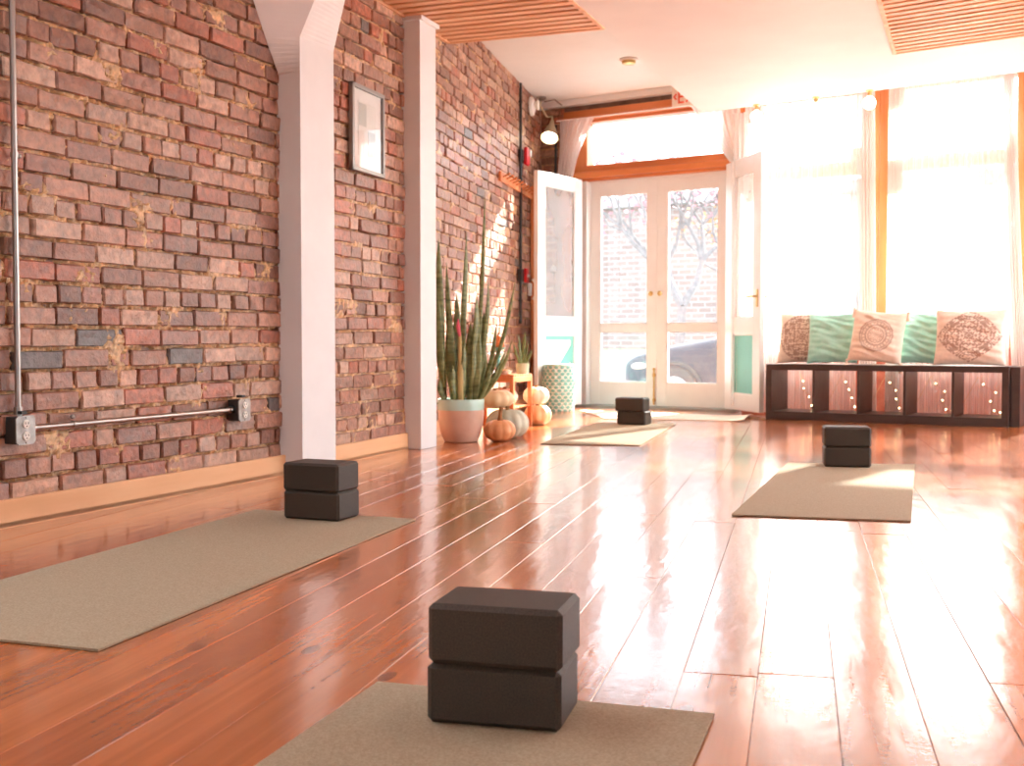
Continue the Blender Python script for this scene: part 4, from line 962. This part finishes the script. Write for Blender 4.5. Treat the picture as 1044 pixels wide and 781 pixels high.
# ------------------------------------------------------------------ outside
bm=B(); box(bm,-12,16,.25,3.2,-.10,-.03,.0); struct('sidewalk',bm,M['pave'],FA,FRZ)
bm=B(); box(bm,-60,60,.2,70,-.42,-.33); struct('street',bm,M['asphalt'],FA,FRZ)
bm=B(); V=[(-30,0,-.34),(30,0,-.34),(30,3.5,.35),(-30,3.5,.35),(30,6,.4),(-30,6,.4)]
vs=[bm.verts.new(v) for v in V]; bm.faces.new((vs[0],vs[1],vs[2],vs[3])); bm.faces.new((vs[3],vs[2],vs[4],vs[5])); 
o=obj('grass_verge',bm,M['grass'],None,FP(0,15.5),FRZ); o['kind']='structure'
def extbrick():
    m,nt,b,N,L=newmat('old_pale_brick'); tc=N.new('ShaderNodeTexCoord'); mp=N.new('ShaderNodeMapping'); mp.inputs['Rotation'].default_value=(R(90),0,0); L.new(tc.outputs['Object'],mp.inputs[0])
    br=N.new('ShaderNodeTexBrick'); br.inputs['Scale'].default_value=1; br.inputs['Brick Width'].default_value=.42; br.inputs['Row Height'].default_value=.16; br.inputs['Mortar Size'].default_value=.02
    br.inputs['Color1'].default_value=(.16,.105,.095,1); br.inputs['Color2'].default_value=(.22,.155,.14,1); br.inputs['Mortar'].default_value=(.24,.225,.22,1)
    L.new(mp.outputs[0],br.inputs['Vector']); L.new(br.outputs[0],b.inputs['Base Color']); b.inputs['Roughness'].default_value=.9; return m
M['extbrick']=extbrick()
r=thing('brick_house','pale brick building across the street seen through the glazed doors','building',FP(0,21.2),FRZ)
bm=B(); box(bm,-30,3.3,0,5,.3,4.6); obj('brick_wall',bm,M['extbrick'],r)
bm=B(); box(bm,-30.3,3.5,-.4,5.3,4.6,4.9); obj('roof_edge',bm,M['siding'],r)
for u in (-6.2,-3.2,-.2): 
    bm=B(); box(bm,u-.1,u+1.3,-.04,.0,1.6,3.6); wf=obj('window',bm,M['door_paint'],r); bm=B(); box(bm,u,u+1.2,-.05,-.03,1.7,3.5); obj('pane',bm,M['carglass'],wf)
r=thing('white_house','white clapboard building across the street behind the parked car','building',FP(0,20.8),FRZ)
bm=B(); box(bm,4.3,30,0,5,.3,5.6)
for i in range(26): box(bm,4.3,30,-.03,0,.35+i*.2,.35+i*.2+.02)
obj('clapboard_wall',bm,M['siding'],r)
bm=B(); box(bm,6.4,9.6,-.08,-.0,.3,2.6,.02); obj('garage_door',bm,M['door_paint'],r)
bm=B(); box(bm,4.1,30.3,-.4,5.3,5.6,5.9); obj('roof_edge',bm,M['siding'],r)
def tree(label,loc,h,seed,leafm,nleaf,spread):
    r=thing('street_tree',label,'tree',loc); rr=random.Random(seed)
    bm=B(); tips=[]
    def br(p,d,l,rad,dep):
        q=p+d*l; m=p+d*l*.5+Vector((rr.uniform(-1,1),rr.uniform(-1,1),0))*l*.08
        tube(bm,[p,m,q],[rad,rad*.8,rad*.6],7)
        if dep==0: tips.append(q); return
        for k in range(3 if dep>2 else 2):
            nd=(d+Vector((rr.uniform(-1,1),rr.uniform(-1,1),rr.uniform(-.2,.5)))*.75).normalized(); br(q,nd,l*rr.uniform(.6,.8),rad*.62,dep-1)
    br(Vector((0,0,-.1)),Vector((.05,0,1)).normalized(),h*.33,.13,5)
    obj('trunk',bm,M['bark'],r,smooth=True)
    bm=B()
    for t in tips:
        for k in range(nleaf):
            c=t+Vector((rr.gauss(0,1),rr.gauss(0,1),rr.gauss(0,1)))*spread; a=rr.uniform(0,6); s=rr.uniform(.05,.09)
            u=Vector((math.cos(a),math.sin(a),rr.uniform(-.6,.6)))*s; v=Vector((-math.sin(a),math.cos(a),rr.uniform(-.8,.8)))*s*.7
            bm.faces.new([bm.verts.new(c-u),bm.verts.new(c+v),bm.verts.new(c+u),bm.verts.new(c-v)])
    if nleaf: obj('foliage',bm,leafm,r)
t1=FP(2.2,13.8,-.3); tree('bare dark-branched tree across the street in the left door glass',t1,5.2,4,M['bloom_p'],0,.2)
t2=AT(690,390,20.5); tree('tree with pink leaves across the street in the right door glass',(t2.x,t2.y,-.3),5.0,9,M['bloom_p'],8,.16)
t3=AT(752,390,26); tree('tree with orange leaves beyond the parked car',(t3.x,t3.y,-.3),4.6,12,M['bloom_o'],8,.18)
# parked car: side-on, nose to the left
cz=-.33; wc=AT(706,390,15.4); crz=-R(24)
r=thing('parked_car','dark blue-grey hatchback parked in the street beyond the doors','car',(wc.x,wc.y,cz),crz)
def carbody():
    # stations along x: (x, half width, z low, z belt, z top, top half width)
    st=[(-.78,.55,.30,.55,.58,.50),(-.70,.72,.22,.66,.70,.62),(-.35,.84,.20,.74,.80,.70),(.2,.87,.20,.80,.88,.74),(.62,.88,.20,.86,.95,.76),(.95,.88,.20,.90,1.12,.70),(1.45,.88,.20,.92,1.40,.62),(1.9,.88,.20,.93,1.48,.60),(2.6,.88,.20,.94,1.47,.60),(3.0,.86,.22,.95,1.38,.58),(3.3,.80,.26,.95,1.1,.60),(3.42,.70,.34,.85,.9,.60)]
    bm=bmesh.new(); rings=[]
    for (x,w,z0,zb_,zt,tw) in st:
        pr=[(-w*.9,z0),(-w,z0+.12),(-w*1.01,(z0+zb_)/2),(-w*.97,zb_),(-tw,zt-.03),(-tw*.8,zt),(0,zt+.02),(tw*.8,zt),(tw,zt-.03),(w*.97,zb_),(w*1.01,(z0+zb_)/2),(w,z0+.12),(w*.9,z0)]
        rings.append([bm.verts.new((x,y,z)) for y,z in [(y_,z_*1.10) for y_,z_ in pr]])
    n=13
    for a,b in zip(rings,rings[1:]):
        for i in range(n): bm.faces.new((a[i],a[(i+1)%n],b[(i+1)%n],b[i]))
    bm.faces.new(rings[0][::-1]); bm.faces.new(rings[-1]); bmesh.ops.recalc_face_normals(bm,faces=bm.faces)
    return bm
cb=obj('car_body',carbody(),M['carpaint'],r,smooth='all'); sm=cb.modifiers.new('s','SUBSURF'); sm.levels=2; sm.render_levels=2
bm=B(); prism(bm,[(1.02,1.0),(1.50,1.36),(2.05,1.40),(2.05,.97)],0,.02,mx=Matrix(((1,0,0,0),(0,.34,0,-1.12),(0,1,0,0),(0,0,0,1)))); 
bm.free(); bm=B()
v=[bm.verts.new(p) for p in ((1.05,-.865,1.06),(2.0,-.87,1.07),(2.0,-.70,1.48),(1.5,-.72,1.42))]; bm.faces.new(v)
v=[bm.verts.new(p) for p in ((2.08,-.87,.99),(2.85,-.86,1.0),(2.7,-.70,1.33),(2.08,-.70,1.36))]; bm.faces.new(v)
o=obj('side_window',bm,M['carglass'],r); sd2=o.modifiers.new('t','SOLIDIFY'); sd2.thickness=.02; sd2.offset=0
for x in (0,2.55):
    for y in (-.80,.80):
        bm=B(); lathe(bm,[(.20,-.10),(.30,-.105),(.325,-.08),(.325,.08),(.30,.105),(.20,.10)],36,mx=xf((x,y,.325),0,R(90))); w_=obj('tyre',bm,M['tyre'],r,smooth=True)
        bm=B(); lathe(bm,[(.0,.06),(.05,.09),(.06,.07),(.19,.08),(.205,.09),(.205,-.09),(0,-.09)],30,mx=xf((x,y,.325),0,R(90)))
        for k in range(5): box(bm,-.02,.02,.04,.19,.085,.10,mx=xf((x,y,.325),0,R(90))@Matrix.Rotation(k*2*PI/5,4,'Z'))
        obj('wheel_rim',bm,M['rim'],w_,smooth=True)
    bm=B(); lathe(bm,[(.345,-.02),(.38,-.02),(.385,0),(.38,.02),(.345,.02)],40,mx=xf((x,-.885,.33),0,R(90))); obj('wheel_arch',bm,M['tyre'],r,smooth=True)
bm=B(); ball(bm,(-.42,-.70,.64),.16,16,10,(1.3,.65,.42)); obj('headlight',bm,M['headlamp'],r,smooth=True)
bm=B(); ball(bm,(-.60,-.60,.36),.08,16,10,(1.1,.8,.5)); obj('fog_light',bm,M['headlamp'],r,smooth=True)
# ------------------------------------------------------------------ light
w=bpy.data.worlds.new('sky'); S.world=w; w.use_nodes=True; N=w.node_tree.nodes; Lk=w.node_tree.links
bg=N['Background']
tc=N.new('ShaderNodeTexCoord'); sp=N.new('ShaderNodeSeparateXYZ'); Lk.new(tc.outputs['Generated'],sp.inputs[0])
rp=N.new('ShaderNodeValToRGB'); rp.color_ramp.elements[0].position=.5; rp.color_ramp.elements[0].color=(.82,.925,1,1); rp.color_ramp.elements[1].position=1; rp.color_ramp.elements[1].color=(.82,.90,1,1)
mr=N.new('ShaderNodeMapRange'); mr.inputs['From Min'].default_value=-1; Lk.new(sp.outputs[2],mr.inputs['Value']); Lk.new(mr.outputs[0],rp.inputs[0]); Lk.new(rp.outputs[0],bg.inputs[0]); bg.inputs[1].default_value=4.2
sun=bpy.data.lights.new('sun','SUN'); sun.energy=25; sun.angle=R(1.0); sun.color=(1,.93,.84); so=bpy.data.objects.new('sun',sun); C.objects.link(so)
el=R(29); dv=Vector((.59*math.cos(el),.81*math.cos(el),math.sin(el))); so.rotation_euler=dv.to_track_quat('Z','Y').to_euler()
S.view_settings.view_transform='Standard'; S.view_settings.look='None'; S.view_settings.gamma=1; S.view_settings.exposure=.92; S.view_settings.use_curve_mapping=False
S.cycles.max_bounces=10; S.cycles.transparent_max_bounces=24; S.cycles.diffuse_bounces=6
